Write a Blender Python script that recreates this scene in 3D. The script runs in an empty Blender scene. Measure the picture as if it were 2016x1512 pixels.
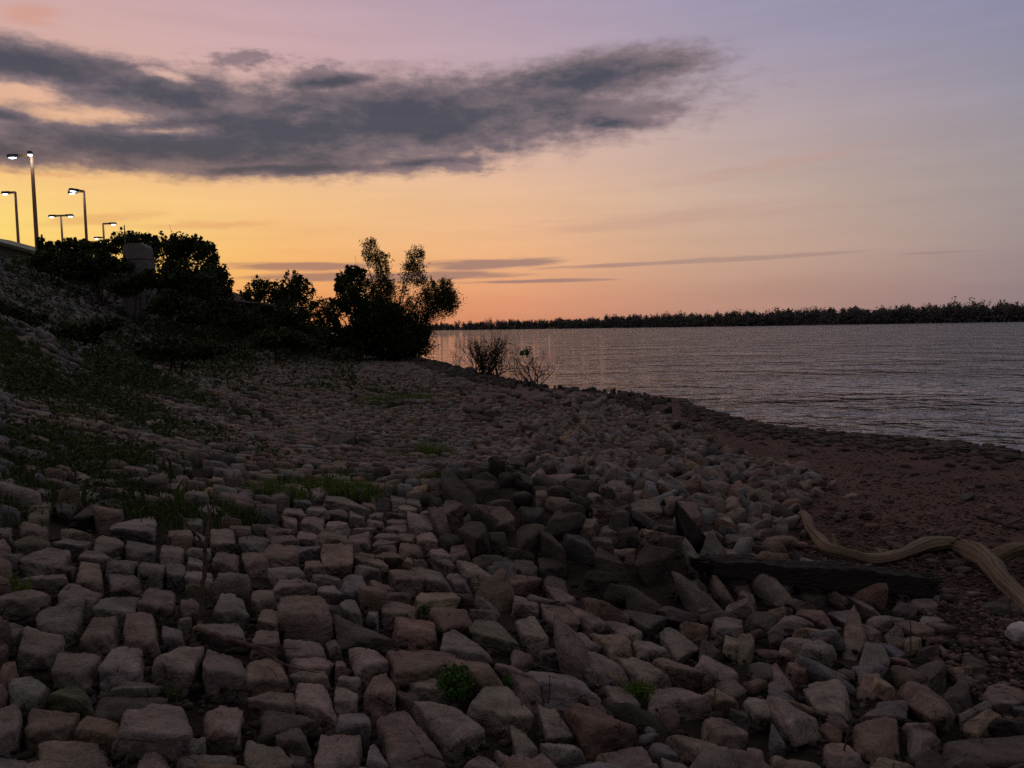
import bpy, math, random
import numpy as np
from mathutils import Matrix, Vector
C = bpy.context.scene.collection
SC = bpy.context.scene
rad = math.radians

# ------------------------------------------------------------------ camera
W0, H0, F0 = 2016.0, 1512.0, 1552.0          # reference photograph size and focal length in its pixels
CAMZ = 3.0
PITCH, ROLL = rad(4.11), rad(1.1)
fw = Vector((0, math.cos(PITCH), -math.sin(PITCH)))
rt0 = Vector((1, 0, 0)); up0 = rt0.cross(fw)
rt = rt0 * math.cos(ROLL) - up0 * math.sin(ROLL)
up = rt.cross(fw)
cam_d = bpy.data.cameras.new('camera'); cam = bpy.data.objects.new('camera', cam_d); C.objects.link(cam)
cam_d.sensor_width = 36; cam_d.lens = 36 * F0 / W0; cam_d.clip_start = .05; cam_d.clip_end = 8000
M = Matrix(((rt.x, up.x, -fw.x, 0), (rt.y, up.y, -fw.y, 0), (rt.z, up.z, -fw.z, CAMZ), (0, 0, 0, 1)))
cam.matrix_world = M
SC.camera = cam
FW, RT, UP = np.array(fw), np.array(rt), np.array(up)
CP = np.array((0, 0, CAMZ))

def ray(px, py):
    px = np.asarray(px, float); py = np.asarray(py, float)
    a = ((px - W0/2) / F0)[..., None]; b = ((H0/2 - py) / F0)[..., None]
    d = FW + a*RT + b*UP
    return d / np.linalg.norm(d, axis=-1, keepdims=True)
def at(px, py, D):
    d = ray(px, py); return CP + d * (D / d[..., 1])[..., None]
def pix(P):
    q = np.asarray(P, float) - CP
    z = q @ FW; z = np.where(z < .05, .05, z)
    return W0/2 + F0*(q @ RT)/z, H0/2 - F0*(q @ UP)/z, q @ FW
def azel(px, py):
    d = ray(px, py); return math.degrees(math.atan2(d[0], d[1])), math.degrees(math.asin(d[2]))

# ------------------------------------------------------------------ exposure
SC.view_settings.view_transform = 'Standard'; SC.view_settings.look = 'None'
SC.view_settings.exposure = 0; SC.view_settings.gamma = 1; SC.view_settings.use_curve_mapping = False
SC.cycles.max_bounces = 6; SC.cycles.diffuse_bounces = 3; SC.cycles.glossy_bounces = 3; SC.cycles.transparent_max_bounces = 6
SC.cycles.use_denoising = False; SC.cycles.sample_clamp_indirect = .4; SC.cycles.sample_clamp_direct = 7

# ------------------------------------------------------------------ world: dusk sky after sunset, with clouds
def lin(c):
    out = []
    for v in c[:3]:
        v = v/255.0
        out.append(v/12.92 if v <= .04045 else ((v+.055)/1.055)**2.4)
    return tuple(out) + (1.0,)
world = bpy.data.worlds.new('World'); SC.world = world; world.use_nodes = True
NT = world.node_tree; NT.nodes.clear()
def nd(nt, t, **kw):
    n = nt.nodes.new(t)
    for k, v in kw.items(): setattr(n, k, v)
    return n
def setin(nt, sock, v):
    if isinstance(v, bpy.types.NodeSocket): nt.links.new(v, sock)
    elif v is not None: sock.default_value = v
def mth(nt, op, a, b=None, c=None, clamp=False):
    n = nd(nt, 'ShaderNodeMath', operation=op, use_clamp=clamp)
    for i, v in enumerate((a, b, c)): setin(nt, n.inputs[i], v)
    return n.outputs[0]
def mixc(nt, f, a, b, mode='MIX'):
    n = nd(nt, 'ShaderNodeMix', data_type='RGBA', blend_type=mode)
    setin(nt, n.inputs[0], f); setin(nt, n.inputs[6], a); setin(nt, n.inputs[7], b)
    return n.outputs[2]
def mapr(nt, v, a, b, c=0.0, d=1.0, smooth=False):
    n = nd(nt, 'ShaderNodeMapRange', clamp=True)
    if smooth: n.interpolation_type = 'SMOOTHSTEP'
    for i, x in enumerate((v, a, b, c, d)): setin(nt, n.inputs[i], x)
    return n.outputs[0]
def noise(nt, vec, scale, detail=4, rough=.5, dist=0.0):
    n = nd(nt, 'ShaderNodeTexNoise')
    setin(nt, n.inputs['Vector'], vec)
    n.inputs['Scale'].default_value = scale; n.inputs['Detail'].default_value = detail
    n.inputs['Roughness'].default_value = rough; n.inputs['Distortion'].default_value = dist
    return n.outputs[0]

def build_world():
    nt = NT
    tc = nd(nt, 'ShaderNodeTexCoord')
    nrm = nd(nt, 'ShaderNodeVectorMath', operation='NORMALIZE'); nt.links.new(tc.outputs['Generated'], nrm.inputs[0])
    sep = nd(nt, 'ShaderNodeSeparateXYZ'); nt.links.new(nrm.outputs[0], sep.inputs[0])
    az = mth(nt, 'DEGREES', mth(nt, 'ARCTAN2', sep.outputs[0], sep.outputs[1]))
    el = mth(nt, 'DEGREES', mth(nt, 'ARCSINE', sep.outputs[2]))
    fac = mth(nt, 'SQRT', mapr(nt, el, 0, 90))
    top = [(40, (140, 131, 134)), (65, (132, 124, 125)), (90, (125, 118, 118))]
    K = [(-180, [(0, (30, 29, 31)), (5, (36, 34, 37)), (13, (46, 44, 48)), (24, (60, 57, 64))]),
         (-85, [(0, (170, 112, 84)), (5, (195, 142, 112)), (13, (168, 142, 142)), (24, (140, 132, 152))]),
         (-37, [(0, (238, 155, 70)), (2, (252, 190, 85)), (4.6, (252, 213, 106)), (7, (254, 222, 122)), (8.8, (252, 214, 128)), (11, (246, 192, 128)), (13.5, (232, 180, 142)), (18, (213, 172, 162)), (24, (196, 161, 164))]),
         (-27, [(0, (236, 148, 78)), (2, (246, 174, 92)), (4.6, (251, 202, 110)), (7, (252, 208, 124)), (8.8, (250, 203, 132)), (11, (243, 192, 138)), (13.5, (230, 182, 150)), (18, (211, 172, 166)), (24, (193, 160, 168))]),
         (-15, [(0, (226, 140, 84)), (2, (236, 156, 95)), (5, (246, 183, 114)), (9, (243, 195, 138)), (13, (230, 186, 155)), (18, (206, 170, 172)), (24, (186, 159, 173))]),
         (0, [(0, (204, 130, 100)), (2, (224, 153, 115)), (5, (238, 179, 131)), (9, (234, 188, 150)), (13, (219, 181, 165)), (18, (192, 166, 176)), (24, (170, 154, 176))]),
         (14, [(0, (176, 128, 112)), (2, (192, 146, 126)), (5, (205, 167, 143)), (9, (202, 173, 156)), (13, (192, 169, 166)), (18, (169, 157, 174)), (24, (150, 146, 174))]),
         (33, [(0, (140, 120, 121)), (2, (149, 129, 130)), (5, (160, 144, 142)), (9, (160, 149, 150)), (13, (153, 147, 160)), (18, (141, 140, 166)), (24, (132, 135, 167))]),
         (80, [(0, (70, 65, 72)), (5, (78, 74, 82)), (13, (84, 80, 92)), (24, (86, 84, 98))]),
         (180, [(0, (30, 29, 31)), (5, (36, 34, 37)), (13, (46, 44, 48)), (24, (60, 57, 64))])]
    col = None; pa = None
    for a, st in K:
        r = nd(nt, 'ShaderNodeValToRGB'); cr = r.color_ramp
        nt.links.new(fac, r.inputs[0])
        ss = st + top
        while len(cr.elements) < len(ss): cr.elements.new(.5)
        for e, (d, c) in zip(cr.elements, ss):
            e.position = math.sqrt(d/90); e.color = lin(c)
        cr.interpolation = 'LINEAR'
        col = r.outputs[0] if col is None else mixc(nt, mapr(nt, az, pa, a), col, r.outputs[0])
        pa = a
    # ---- clouds, laid out on the sky in azimuth / elevation
    cv = nd(nt, 'ShaderNodeCombineXYZ'); nt.links.new(az, cv.inputs[0]); nt.links.new(el, cv.inputs[1])
    wv = nd(nt, 'ShaderNodeVectorMath', operation='MULTIPLY'); nt.links.new(cv.outputs[0], wv.inputs[0]); wv.inputs[1].default_value = (.42, 1, 1)
    ns = nd(nt, 'ShaderNodeTexNoise'); nt.links.new(wv.outputs[0], ns.inputs['Vector'])
    ns.inputs['Scale'].default_value = .55; ns.inputs['Detail'].default_value = 6; ns.inputs['Roughness'].default_value = .6
    wp = nd(nt, 'ShaderNodeVectorMath', operation='SUBTRACT'); nt.links.new(ns.outputs[1], wp.inputs[0]); wp.inputs[1].default_value = (.5, .5, .5)
    ws = nd(nt, 'ShaderNodeVectorMath', operation='MULTIPLY'); nt.links.new(wp.outputs[0], ws.inputs[0]); ws.inputs[1].default_value = (3.6, 1.0, 0)
    wa = nd(nt, 'ShaderNodeVectorMath', operation='ADD'); nt.links.new(cv.outputs[0], wa.inputs[0]); nt.links.new(ws.outputs[0], wa.inputs[1])
    def lobes(vec, L, k=1.0):
        acc = None
        for (cx, cy, rx, ry, rot) in L:
            a0, e0 = azel(cx, cy); a1, _ = azel(cx-rx, cy); a2, _ = azel(cx+rx, cy)
            _, e1 = azel(cx, cy-ry); _, e2 = azel(cx, cy+ry)
            m = nd(nt, 'ShaderNodeMapping', vector_type='TEXTURE'); nt.links.new(vec, m.inputs['Vector'])
            m.inputs['Location'].default_value = (a0, e0, 0); m.inputs['Rotation'].default_value = (0, 0, rad(rot))
            m.inputs['Scale'].default_value = (abs(a2-a1)/2, abs(e1-e2)/2, 1)
            l = nd(nt, 'ShaderNodeVectorMath', operation='LENGTH'); nt.links.new(m.outputs[0], l.inputs[0])
            v = mth(nt, 'SUBTRACT', 1.0, l.outputs['Value'])
            acc = v if acc is None else mth(nt, 'SMOOTH_MAX', acc, v, .25)
        return acc
    big = [(800, 236, 640, 98, 2.5), (1170, 152, 265, 54, 5), (380, 294, 700, 62, 1), (60, 126, 400, 52, -1), (-60, 218, 200, 22, -3), (560, 258, 520, 80, 2),
           (330, 190, 320, 60, 0), (640, 160, 130, 24, 5), (1200, 240, 130, 18, -5), (840, 320, 170, 16, 3), (-80, 288, 340, 44, 0), (560, 334, 330, 18, 2)]
    D = lobes(wa.outputs[0], big)
    hole = lobes(wa.outputs[0], [(190, 228, 150, 26, 4), (330, 258, 130, 16, 6), (50, 185, 110, 18, 0), (330, 150, 60, 14, -8)])
    D = mth(nt, 'SUBTRACT', D, mth(nt, 'MULTIPLY', mth(nt, 'MAXIMUM', hole, 0.0), .5))
    fb = noise(nt, wv.outputs[0], 1.25, 9, .66)
    fb2 = noise(nt, wv.outputs[0], .38, 5, .55)
    Dn = mth(nt, 'ADD', D, mth(nt, 'MULTIPLY', mth(nt, 'SUBTRACT', fb, .5), .95))
    dens = mapr(nt, Dn, -.20, .40, 0, 1, True)
    core = mapr(nt, mth(nt, 'ADD', Dn, mth(nt, 'MULTIPLY', mth(nt, 'SUBTRACT', fb2, .5), .9)), .15, .85, 0, 1, True)
    ccol = mixc(nt, core, lin((130, 114, 120)), lin((72, 75, 88)))
    warm = mixc(nt, mapr(nt, el, 12.5, 8.5), ccol, mixc(nt, core, lin((140, 112, 102)), lin((88, 78, 82))))
    ccol = mixc(nt, mapr(nt, az, 10, -22), ccol, warm)
    col = mixc(nt, mth(nt, 'MULTIPLY', dens, .97), col, ccol)
    fw_ = noise(nt, wv.outputs[0], 1.9, 7, .66)
    G_ = mth(nt, 'ADD', lobes(wa.outputs[0], [(470, 118, 130, 26, 4), (620, 138, 90, 26, 10), (1240, 218, 150, 34, -4), (900, 330, 110, 16, 0)]), mth(nt, 'MULTIPLY', mth(nt, 'SUBTRACT', fw_, .5), 2.0))
    col = mixc(nt, mth(nt, 'MULTIPLY', mapr(nt, G_, .05, .8, 0, 1, True), .8), col, lin((126, 110, 118)))
    # ---- thin low banks
    wt = nd(nt, 'ShaderNodeVectorMath', operation='MULTIPLY'); nt.links.new(cv.outputs[0], wt.inputs[0]); wt.inputs[1].default_value = (.12, 1.3, 1)
    f3 = noise(nt, wt.outputs[0], 1.3, 6, .55)
    thin = [(950, 519, 175, 15, 1), (600, 524, 190, 13, -1), (760, 545, 320, 12, 0), (1330, 516, 330, 7, 1), (1040, 554, 190, 5, 0), (1500, 507, 220, 5, 1), (1850, 497, 110, 4, 0)]
    T = mth(nt, 'ADD', lobes(cv.outputs[0], thin), mth(nt, 'MULTIPLY', mth(nt, 'SUBTRACT', f3, .5), 1.5))
    tcol = mixc(nt, mapr(nt, az, -20, 12), lin((168, 122, 104)), lin((150, 124, 122)))
    col = mixc(nt, mth(nt, 'MULTIPLY', mapr(nt, T, .0, .55, 0, 1, True), mapr(nt, az, 2, 14, .85, .45)), col, tcol)
    wis = [(190, 432, 150, 14, 8), (420, 440, 240, 10, 3), (1300, 430, 420, 22, 3), (80, 345, 200, 8, 0), (1500, 330, 330, 18, 6), (60, 30, 90, 30, 10)]
    V = mth(nt, 'ADD', lobes(wa.outputs[0], wis), mth(nt, 'MULTIPLY', mth(nt, 'SUBTRACT', f3, .5), 1.8))
    col = mixc(nt, mth(nt, 'MULTIPLY', mapr(nt, V, .0, .8, 0, 1, True), .34), col, mixc(nt, mapr(nt, az, -15, 8), lin((214, 138, 100)), lin((190, 150, 138))))
    # general faint mottling of the upper sky
    mot = mapr(nt, noise(nt, wt.outputs[0], .5, 6, .6), .35, .7, .96, 1.04)
    mc = nd(nt, 'ShaderNodeCombineXYZ')
    for i in range(3): nt.links.new(mot, mc.inputs[i])
    col = mixc(nt, 1.0, col, mc.outputs[0], 'MULTIPLY')
    col = mixc(nt, mapr(nt, el, -.3, -3), col, (.012, .011, .011, 1))
    bg = nd(nt, 'ShaderNodeBackground'); nt.links.new(col, bg.inputs[0]); bg.inputs[1].default_value = 1.0
    out = nd(nt, 'ShaderNodeOutputWorld'); nt.links.new(bg.outputs[0], out.inputs[0])
build_world()

# ------------------------------------------------------------------ helpers
rng = np.random.default_rng(7)
random.seed(7)
def new_mesh(name, V, faces, smooth=True, col=None):
    """V (n,3); faces: (m,k) int array or list of such arrays"""
    me = bpy.data.meshes.new(name)
    if isinstance(faces, np.ndarray): faces = [faces]
    faces = [np.asarray(f, np.int32) for f in faces if len(f)]
    V = np.asarray(V, np.float32)
    me.vertices.add(len(V)); me.vertices.foreach_set('co', V.ravel())
    nl = sum(f.size for f in faces); npoly = sum(len(f) for f in faces)
    me.loops.add(nl); me.polygons.add(npoly)
    me.loops.foreach_set('vertex_index', np.concatenate([f.ravel() for f in faces]))
    tot = np.concatenate([np.full(len(f), f.shape[1], np.int32) for f in faces])
    st = np.concatenate([[0], np.cumsum(tot)[:-1]]).astype(np.int32)
    me.polygons.foreach_set('loop_start', st)
    me.polygons.foreach_set('use_smooth', np.full(npoly, smooth))
    if col is not None:
        ca = me.color_attributes.new('tint', 'FLOAT_COLOR', 'POINT')
        c = np.ones((len(V), 4), np.float32); c[:, :3] = col
        ca.data.foreach_set('color', c.ravel())
    me.update(calc_edges=True); me.validate()
    return me
def add(name, me, mat=None, parent=None, loc=(0, 0, 0), label=None, cat=None, group=None, kind=None):
    o = bpy.data.objects.new(name, me); C.objects.link(o); o.location = loc
    if mat is not None and me is not None and not me.materials: me.materials.append(mat)
    if parent is not None: o.parent = parent
    for k, v in (('label', label), ('category', cat), ('group', group), ('kind', kind)):
        if v: o[k] = v
    return o
def thing(name, loc, label, cat, group=None):
    return add(name, None, loc=loc, label=label, cat=cat, group=group)
class Bag:
    def __init__(s): s.V = []; s.Q = []; s.T = []; s.Cc = []; s.n = 0
    def put(s, V, Q=None, T=None, col=None):
        V = np.asarray(V, float).reshape(-1, 3)
        if Q is not None and len(Q): s.Q.append(np.asarray(Q, int) + s.n)
        if T is not None and len(T): s.T.append(np.asarray(T, int) + s.n)
        s.V.append(V); s.n += len(V)
        if col is not None: s.Cc.append(np.broadcast_to(np.asarray(col, float), (len(V), 3)))
    def mesh(s, name, smooth=True, origin=(0, 0, 0)):
        V = np.concatenate(s.V) - np.asarray(origin)
        fs = []
        if s.Q: fs.append(np.concatenate(s.Q))
        if s.T: fs.append(np.concatenate(s.T))
        return new_mesh(name, V, fs, smooth, np.concatenate(s.Cc) if s.Cc else None)

def tube(P, R, sides=8, ridge=0.0, seed=0, cap=True):
    P = np.asarray(P, float); R = np.broadcast_to(np.asarray(R, float), (len(P),))
    T = np.gradient(P, axis=0); T /= np.linalg.norm(T, axis=1, keepdims=True) + 1e-9
    ref = np.array((0, 0, 1.0)) if abs(T[0][2]) < .9 else np.array((1.0, 0, 0))
    u = np.cross(ref, T[0]); u /= np.linalg.norm(u)
    ang = np.linspace(0, 2*np.pi, sides, endpoint=False)
    g = np.random.default_rng(seed)
    ph = g.uniform(0, 6.28, 4); fr = np.array((3, 5, 8, 13))
    V = []
    for i in range(len(P)):
        u = u - T[i]*np.dot(u, T[i]); u /= np.linalg.norm(u) + 1e-9
        w = np.cross(T[i], u)
        rr = R[i] * (1 + ridge*sum(np.sin(fr[k]*ang + ph[k] + .13*i*(k-1)) / (1+.5*k) for k in range(4)))
        V.append(P[i] + np.outer(np.cos(ang)*rr, u) + np.outer(np.sin(ang)*rr, w))
    V = np.concatenate(V)
    i = np.arange(len(P)-1)[:, None]*sides; j = np.arange(sides)[None]; k = (j+1) % sides
    Q = np.stack((i+j, i+k, i+sides+k, i+sides+j), -1).reshape(-1, 4)
    Tt = None
    if cap:
        n = len(V); V = np.concatenate((V, P[:1], P[-1:]))
        jj = np.arange(sides); kk = (jj+1) % sides; b = (len(P)-1)*sides
        Tt = np.concatenate((np.stack((kk, jj, np.full(sides, n)), 1), np.stack((b+jj, b+kk, np.full(sides, n+1)), 1)))
    return V, Q, Tt
def smooth_path(P, n):
    P = np.asarray(P, float); t = np.linspace(0, len(P)-1, n)
    out = []
    for x in t:
        i = min(int(x), len(P)-2); f = x-i
        p0 = P[max(i-1, 0)]; p1 = P[i]; p2 = P[i+1]; p3 = P[min(i+2, len(P)-1)]
        out.append(.5*((2*p1) + (-p0+p2)*f + (2*p0-5*p1+4*p2-p3)*f*f + (-p0+3*p1-3*p2+p3)*f**3))
    return np.array(out)
def box(x0, x1, y0, y1, z0, z1):
    V = np.array([(x, y, z) for z in (z0, z1) for y in (y0, y1) for x in (x0, x1)], float)
    Q = np.array([(0, 2, 3, 1), (4, 5, 7, 6), (0, 1, 5, 4), (2, 6, 7, 3), (0, 4, 6, 2), (1, 3, 7, 5)])
    return V, Q

# ------------------------------------------------------------------ terrain
def proj0(px, py):
    d = ray(px, py); t = -CAMZ/d[..., 2]; return CP + d*t[..., None]
SH = [(2016, 889), (1900, 874), (1800, 864), (1640, 851), (1520, 839), (1440, 822), (1368, 800), (1340, 783), (1190, 774), (1090, 766), (1000, 748), (900, 726), (850, 710)]
sp = [proj0(*p)[:2] for p in SH]
d0 = np.array((.40, -.92)); d1 = np.array((-.40, .92))
SHORE = np.array([sp[0] + d0*250] + [sp[0] + d0*12] + sp + [sp[-1] + d1*40, sp[-1] + d1*900])
def sdist(x, y):
    """signed distance from the waterline, + inland"""
    x = np.asarray(x, float); y = np.asarray(y, float)
    best = np.full(x.shape, 1e18); sg = np.ones(x.shape)
    for a, b in zip(SHORE[:-1], SHORE[1:]):
        ab = b-a; L = ab@ab
        t = np.clip(((x-a[0])*ab[0] + (y-a[1])*ab[1])/L, 0, 1)
        dx = x-(a[0]+t*ab[0]); dy = y-(a[1]+t*ab[1]); d = dx*dx+dy*dy
        cr = ab[0]*(y-a[1]) - ab[1]*(x-a[0])
        m = d < best - 1e-9
        best = np.where(m, d, best); sg = np.where(m, np.sign(cr), sg)
    return np.sqrt(best)*np.where(sg == 0, 1, sg)
PS = np.array((-200, -30, -5, 0, 1.2, 3, 6, 9.5, 11, 13, 16.8, 18.2, 20, 33, 36, 60, 400.))
PZ = np.array((-12, -3.5, -.8, 0, .16, .22, .28, .40, .52, .75, 1.38, 1.66, 2.4, 8.55, 8.9, 9.1, 9.3))
def wob(x, y, f, seed):
    g = np.random.default_rng(seed); o = 0
    for k in range(5):
        a = g.uniform(0, 6.28); ff = f*(1+.6*k)
        o = o + np.sin(ff*(x*math.cos(a)+y*math.sin(a)) + g.uniform(0, 6.28))/(1+.5*k)
    return o/2.2
def terrain(x, y):
    x = np.asarray(x, float); y = np.asarray(y, float)
    s = sdist(x, y)
    z = np.interp(s, PS, PZ)
    r = np.hypot(x, y)
    z = z + np.clip((s-1)/6, 0, 1)*np.clip((r-8)/20, 0, 1)*(.10*wob(x, y, .5, 3) + .05*wob(x, y, 1.6, 4))
    z = z + 5.2*np.exp(-(((x+27)/9.0)**2 + ((y-76)/12.0)**2))          # knoll where the bank turns
    u_ = np.clip(((x+.45)*1.6 + (y-9.6)*-2.9)/(1.6**2+2.9**2), 0, 1)     # ridge under the boulder heap
    z = z + .34*np.exp(-(((x+.45-1.6*u_)/.75)**2 + ((y-9.6+2.9*u_)/.75)**2))
    return z
TS = np.geomspace(1.2, 400, 380)
def hit(px, py, off=0.0):
    """first point of the terrain (raised by off) along the ray through each photo pixel"""
    d = np.atleast_2d(ray(px, py)); out = np.zeros_like(d)
    off = np.broadcast_to(np.asarray(off, float), (len(d),))
    for k in range(0, len(d), 2000):
        dd = d[k:k+2000]; P = CP + dd[:, None, :]*TS[None, :, None]
        f = P[..., 2] - terrain(P[..., 0], P[..., 1]) - off[k:k+2000, None]
        neg = f < 0; i = np.argmax(neg, 1); i = np.where(neg.any(1), np.maximum(i, 1), len(TS)-1)
        ar = np.arange(len(dd)); f0 = f[ar, i-1]; f1 = f[ar, i]
        w = np.clip(f0/(f0-f1+1e-12), 0, 1); t = TS[i-1] + w*(TS[i]-TS[i-1])
        out[k:k+2000] = CP + dd*t[:, None]
    return out

# ------------------------------------------------------------------ materials
def mat(name, build):
    m = bpy.data.materials.new(name); m.use_nodes = True
    nt = m.node_tree; nt.nodes.clear()
    b = nd(nt, 'ShaderNodeBsdfPrincipled'); o = nd(nt, 'ShaderNodeOutputMaterial'); nt.links.new(b.outputs[0], o.inputs[0])
    build(nt, b); return m
def ocoord(nt): return nd(nt, 'ShaderNodeTexCoord').outputs['Object']
def bump(nt, b, h, dist, strength=1.0, chain=None):
    n = nd(nt, 'ShaderNodeBump'); n.inputs['Strength'].default_value = strength; n.inputs['Distance'].default_value = dist
    setin(nt, n.inputs['Height'], h)
    if chain is not None: nt.links.new(chain, n.inputs['Normal'])
    if b is not None: nt.links.new(n.outputs[0], b.inputs['Normal'])
    return n.outputs[0]
def spec(b, r, s=.3):
    b.inputs['Roughness'].default_value = r; b.inputs['Specular IOR Level'].default_value = s
def m_stone(nt, b):
    oc = nd(nt, 'ShaderNodeNewGeometry').outputs['Position']
    at_ = nd(nt, 'ShaderNodeAttribute', attribute_name='tint').outputs[0]
    n1 = noise(nt, oc, 6, 6, .65); n2 = noise(nt, oc, 60, 6, .7); n3 = noise(nt, oc, 17, 6, .65, .6); n5 = noise(nt, oc, 26, 3, .5)
    mp = nd(nt, 'ShaderNodeMapping'); nt.links.new(oc, mp.inputs[0]); mp.inputs['Scale'].default_value = (6, 6, 46); mp.inputs['Rotation'].default_value = (.12, .1, 0)
    n4 = noise(nt, mp.outputs[0], 1.0, 4, .6)
    vo = nd(nt, 'ShaderNodeTexVoronoi', feature='DISTANCE_TO_EDGE'); nt.links.new(oc, vo.inputs['Vector']); vo.inputs['Scale'].default_value = 4.2
    crack = mth(nt, 'MULTIPLY', mapr(nt, vo.outputs['Distance'], .0, .018, 1, 0), mapr(nt, n1, .5, .6))
    c = mixc(nt, mapr(nt, n1, .38, .62), at_, mixc(nt, 1.0, at_, (.60, .58, .58, 1), 'MULTIPLY'))
    c = mixc(nt, mapr(nt, n3, .54, .66, 0, .7), c, mixc(nt, 1.0, c, (1.22, .94, .70, 1), 'MULTIPLY'))
    c = mixc(nt, mapr(nt, n4, .45, .65, 0, .5), c, mixc(nt, 1.0, c, (.62, .60, .58, 1), 'MULTIPLY'))
    c = mixc(nt, mapr(nt, n2, .42, .64, 0, .75), c, mixc(nt, 1.0, c, (.52, .52, .52, 1), 'MULTIPLY'))
    c = mixc(nt, mapr(nt, n5, .66, .72, 0, .5), c, mixc(nt, 1.0, c, (1.35, 1.4, 1.3, 1), 'MULTIPLY'))
    c = mixc(nt, mth(nt, 'MULTIPLY', crack, .7), c, (.02, .018, .016, 1))
    nt.links.new(c, b.inputs['Base Color']); spec(b, .85, .25)
    h = mth(nt, 'SUBTRACT', mth(nt, 'ADD', n3, mth(nt, 'MULTIPLY', n4, .5)), mth(nt, 'MULTIPLY', crack, .4))
    h1 = bump(nt, None, h, .030, 1.0); bump(nt, b, n2, .010, 1, h1)
def m_ground(nt, b):
    oc = ocoord(nt); at_ = nd(nt, 'ShaderNodeAttribute', attribute_name='tint')
    n1 = noise(nt, oc, 1.3, 6, .6); n2 = noise(nt, oc, 22, 6, .7); n3 = noise(nt, oc, 6, 5, .6)
    c = mixc(nt, mapr(nt, n1, .3, .7), mixc(nt, 1.0, at_.outputs[0], (.7, .72, .75, 1), 'MULTIPLY'), at_.outputs[0])
    c = mixc(nt, mapr(nt, n2, .35, .7), mixc(nt, 1.0, c, (.55, .55, .55, 1), 'MULTIPLY'), mixc(nt, 1.0, c, (1.25, 1.22, 1.2, 1), 'MULTIPLY'))
    nt.links.new(c, b.inputs['Base Color']); spec(b, .9, .2)
    h1 = bump(nt, None, n3, .06, .8); bump(nt, b, n2, .03, 1, h1)
def m_water(nt, b):
    b.inputs['Base Color'].default_value = (.055, .060, .070, 1); b.inputs['IOR'].default_value = 1.5
    spec(b, .025, .5)
    oc = ocoord(nt)
    mp = nd(nt, 'ShaderNodeMapping'); nt.links.new(oc, mp.inputs[0]); mp.inputs['Rotation'].default_value = (0, 0, rad(-12)); mp.inputs['Scale'].default_value = (.85, 1.0, 1)
    n1 = noise(nt, mp.outputs[0], 1.3, 4, .6, .3); n2 = noise(nt, mp.outputs[0], 4.5, 4, .6, .2); n0 = noise(nt, mp.outputs[0], .12, 5, .6)
    amp = mapr(nt, n0, .32, .68, .6, 1.4)
    n3 = noise(nt, mp.outputs[0], .36, 2, .5, .4); n6 = noise(nt, mp.outputs[0], .12, 2, .5, .4)
    h = mth(nt, 'MULTIPLY', mth(nt, 'ADD', mth(nt, 'ADD', mth(nt, 'MULTIPLY', n1, .21), mth(nt, 'MULTIPLY', n2, .02)), mth(nt, 'ADD', mth(nt, 'MULTIPLY', n3, .55), mth(nt, 'MULTIPLY', n6, .8))), amp)
    bump(nt, b, h, 1.0, 1.0)
def m_tint(rough, s, f, lo, hi, bd=.004, sc=None):
    def g(nt, b):
        oc = ocoord(nt); v = oc
        if sc:
            mp = nd(nt, 'ShaderNodeMapping'); nt.links.new(oc, mp.inputs[0]); mp.inputs['Scale'].default_value = sc; v = mp.outputs[0]
        n = noise(nt, v, f, 6, .6)
        c = mixc(nt, mapr(nt, n, .3, .7), lo + (1,), hi + (1,))
        nt.links.new(c, b.inputs['Base Color']); spec(b, rough, s)
        bump(nt, b, n, bd, .8)
    return g
def m_leaf(lo, hi, trans=.25):
    def g(nt, b):
        at_ = nd(nt, 'ShaderNodeAttribute', attribute_name='tint')
        c = mixc(nt, at_.outputs['Fac'], lo + (1,), hi + (1,))
        nt.links.new(c, b.inputs['Base Color']); spec(b, .6, .2)
        t = nd(nt, 'ShaderNodeBsdfTranslucent'); nt.links.new(c, t.inputs[0])
        mx = nd(nt, 'ShaderNodeMixShader'); mx.inputs[0].default_value = trans
        nt.links.new(b.outputs[0], mx.inputs[1]); nt.links.new(t.outputs[0], mx.inputs[2])
        out = [n for n in nt.nodes if n.type == 'OUTPUT_MATERIAL'][0]; nt.links.new(mx.outputs[0], out.inputs[0])
    return g
def m_wood(nt, b):
    at_ = nd(nt, 'ShaderNodeAttribute', attribute_name='tint'); n = noise(nt, ocoord(nt), 35, 5, .6)
    c = mixc(nt, mapr(nt, n, .35, .7), at_.outputs[0], mixc(nt, 1.0, at_.outputs[0], (.65, .62, .6, 1), 'MULTIPLY'))
    nt.links.new(c, b.inputs['Base Color']); spec(b, .85, .25); bump(nt, b, n, .008, .9)
def m_emit(col, st):
    def g(nt, b):
        b.inputs['Base Color'].default_value = (.8, .8, .8, 1)
        b.inputs['Emission Color'].default_value = col + (1,); b.inputs['Emission Strength'].default_value = st
    return g
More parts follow.
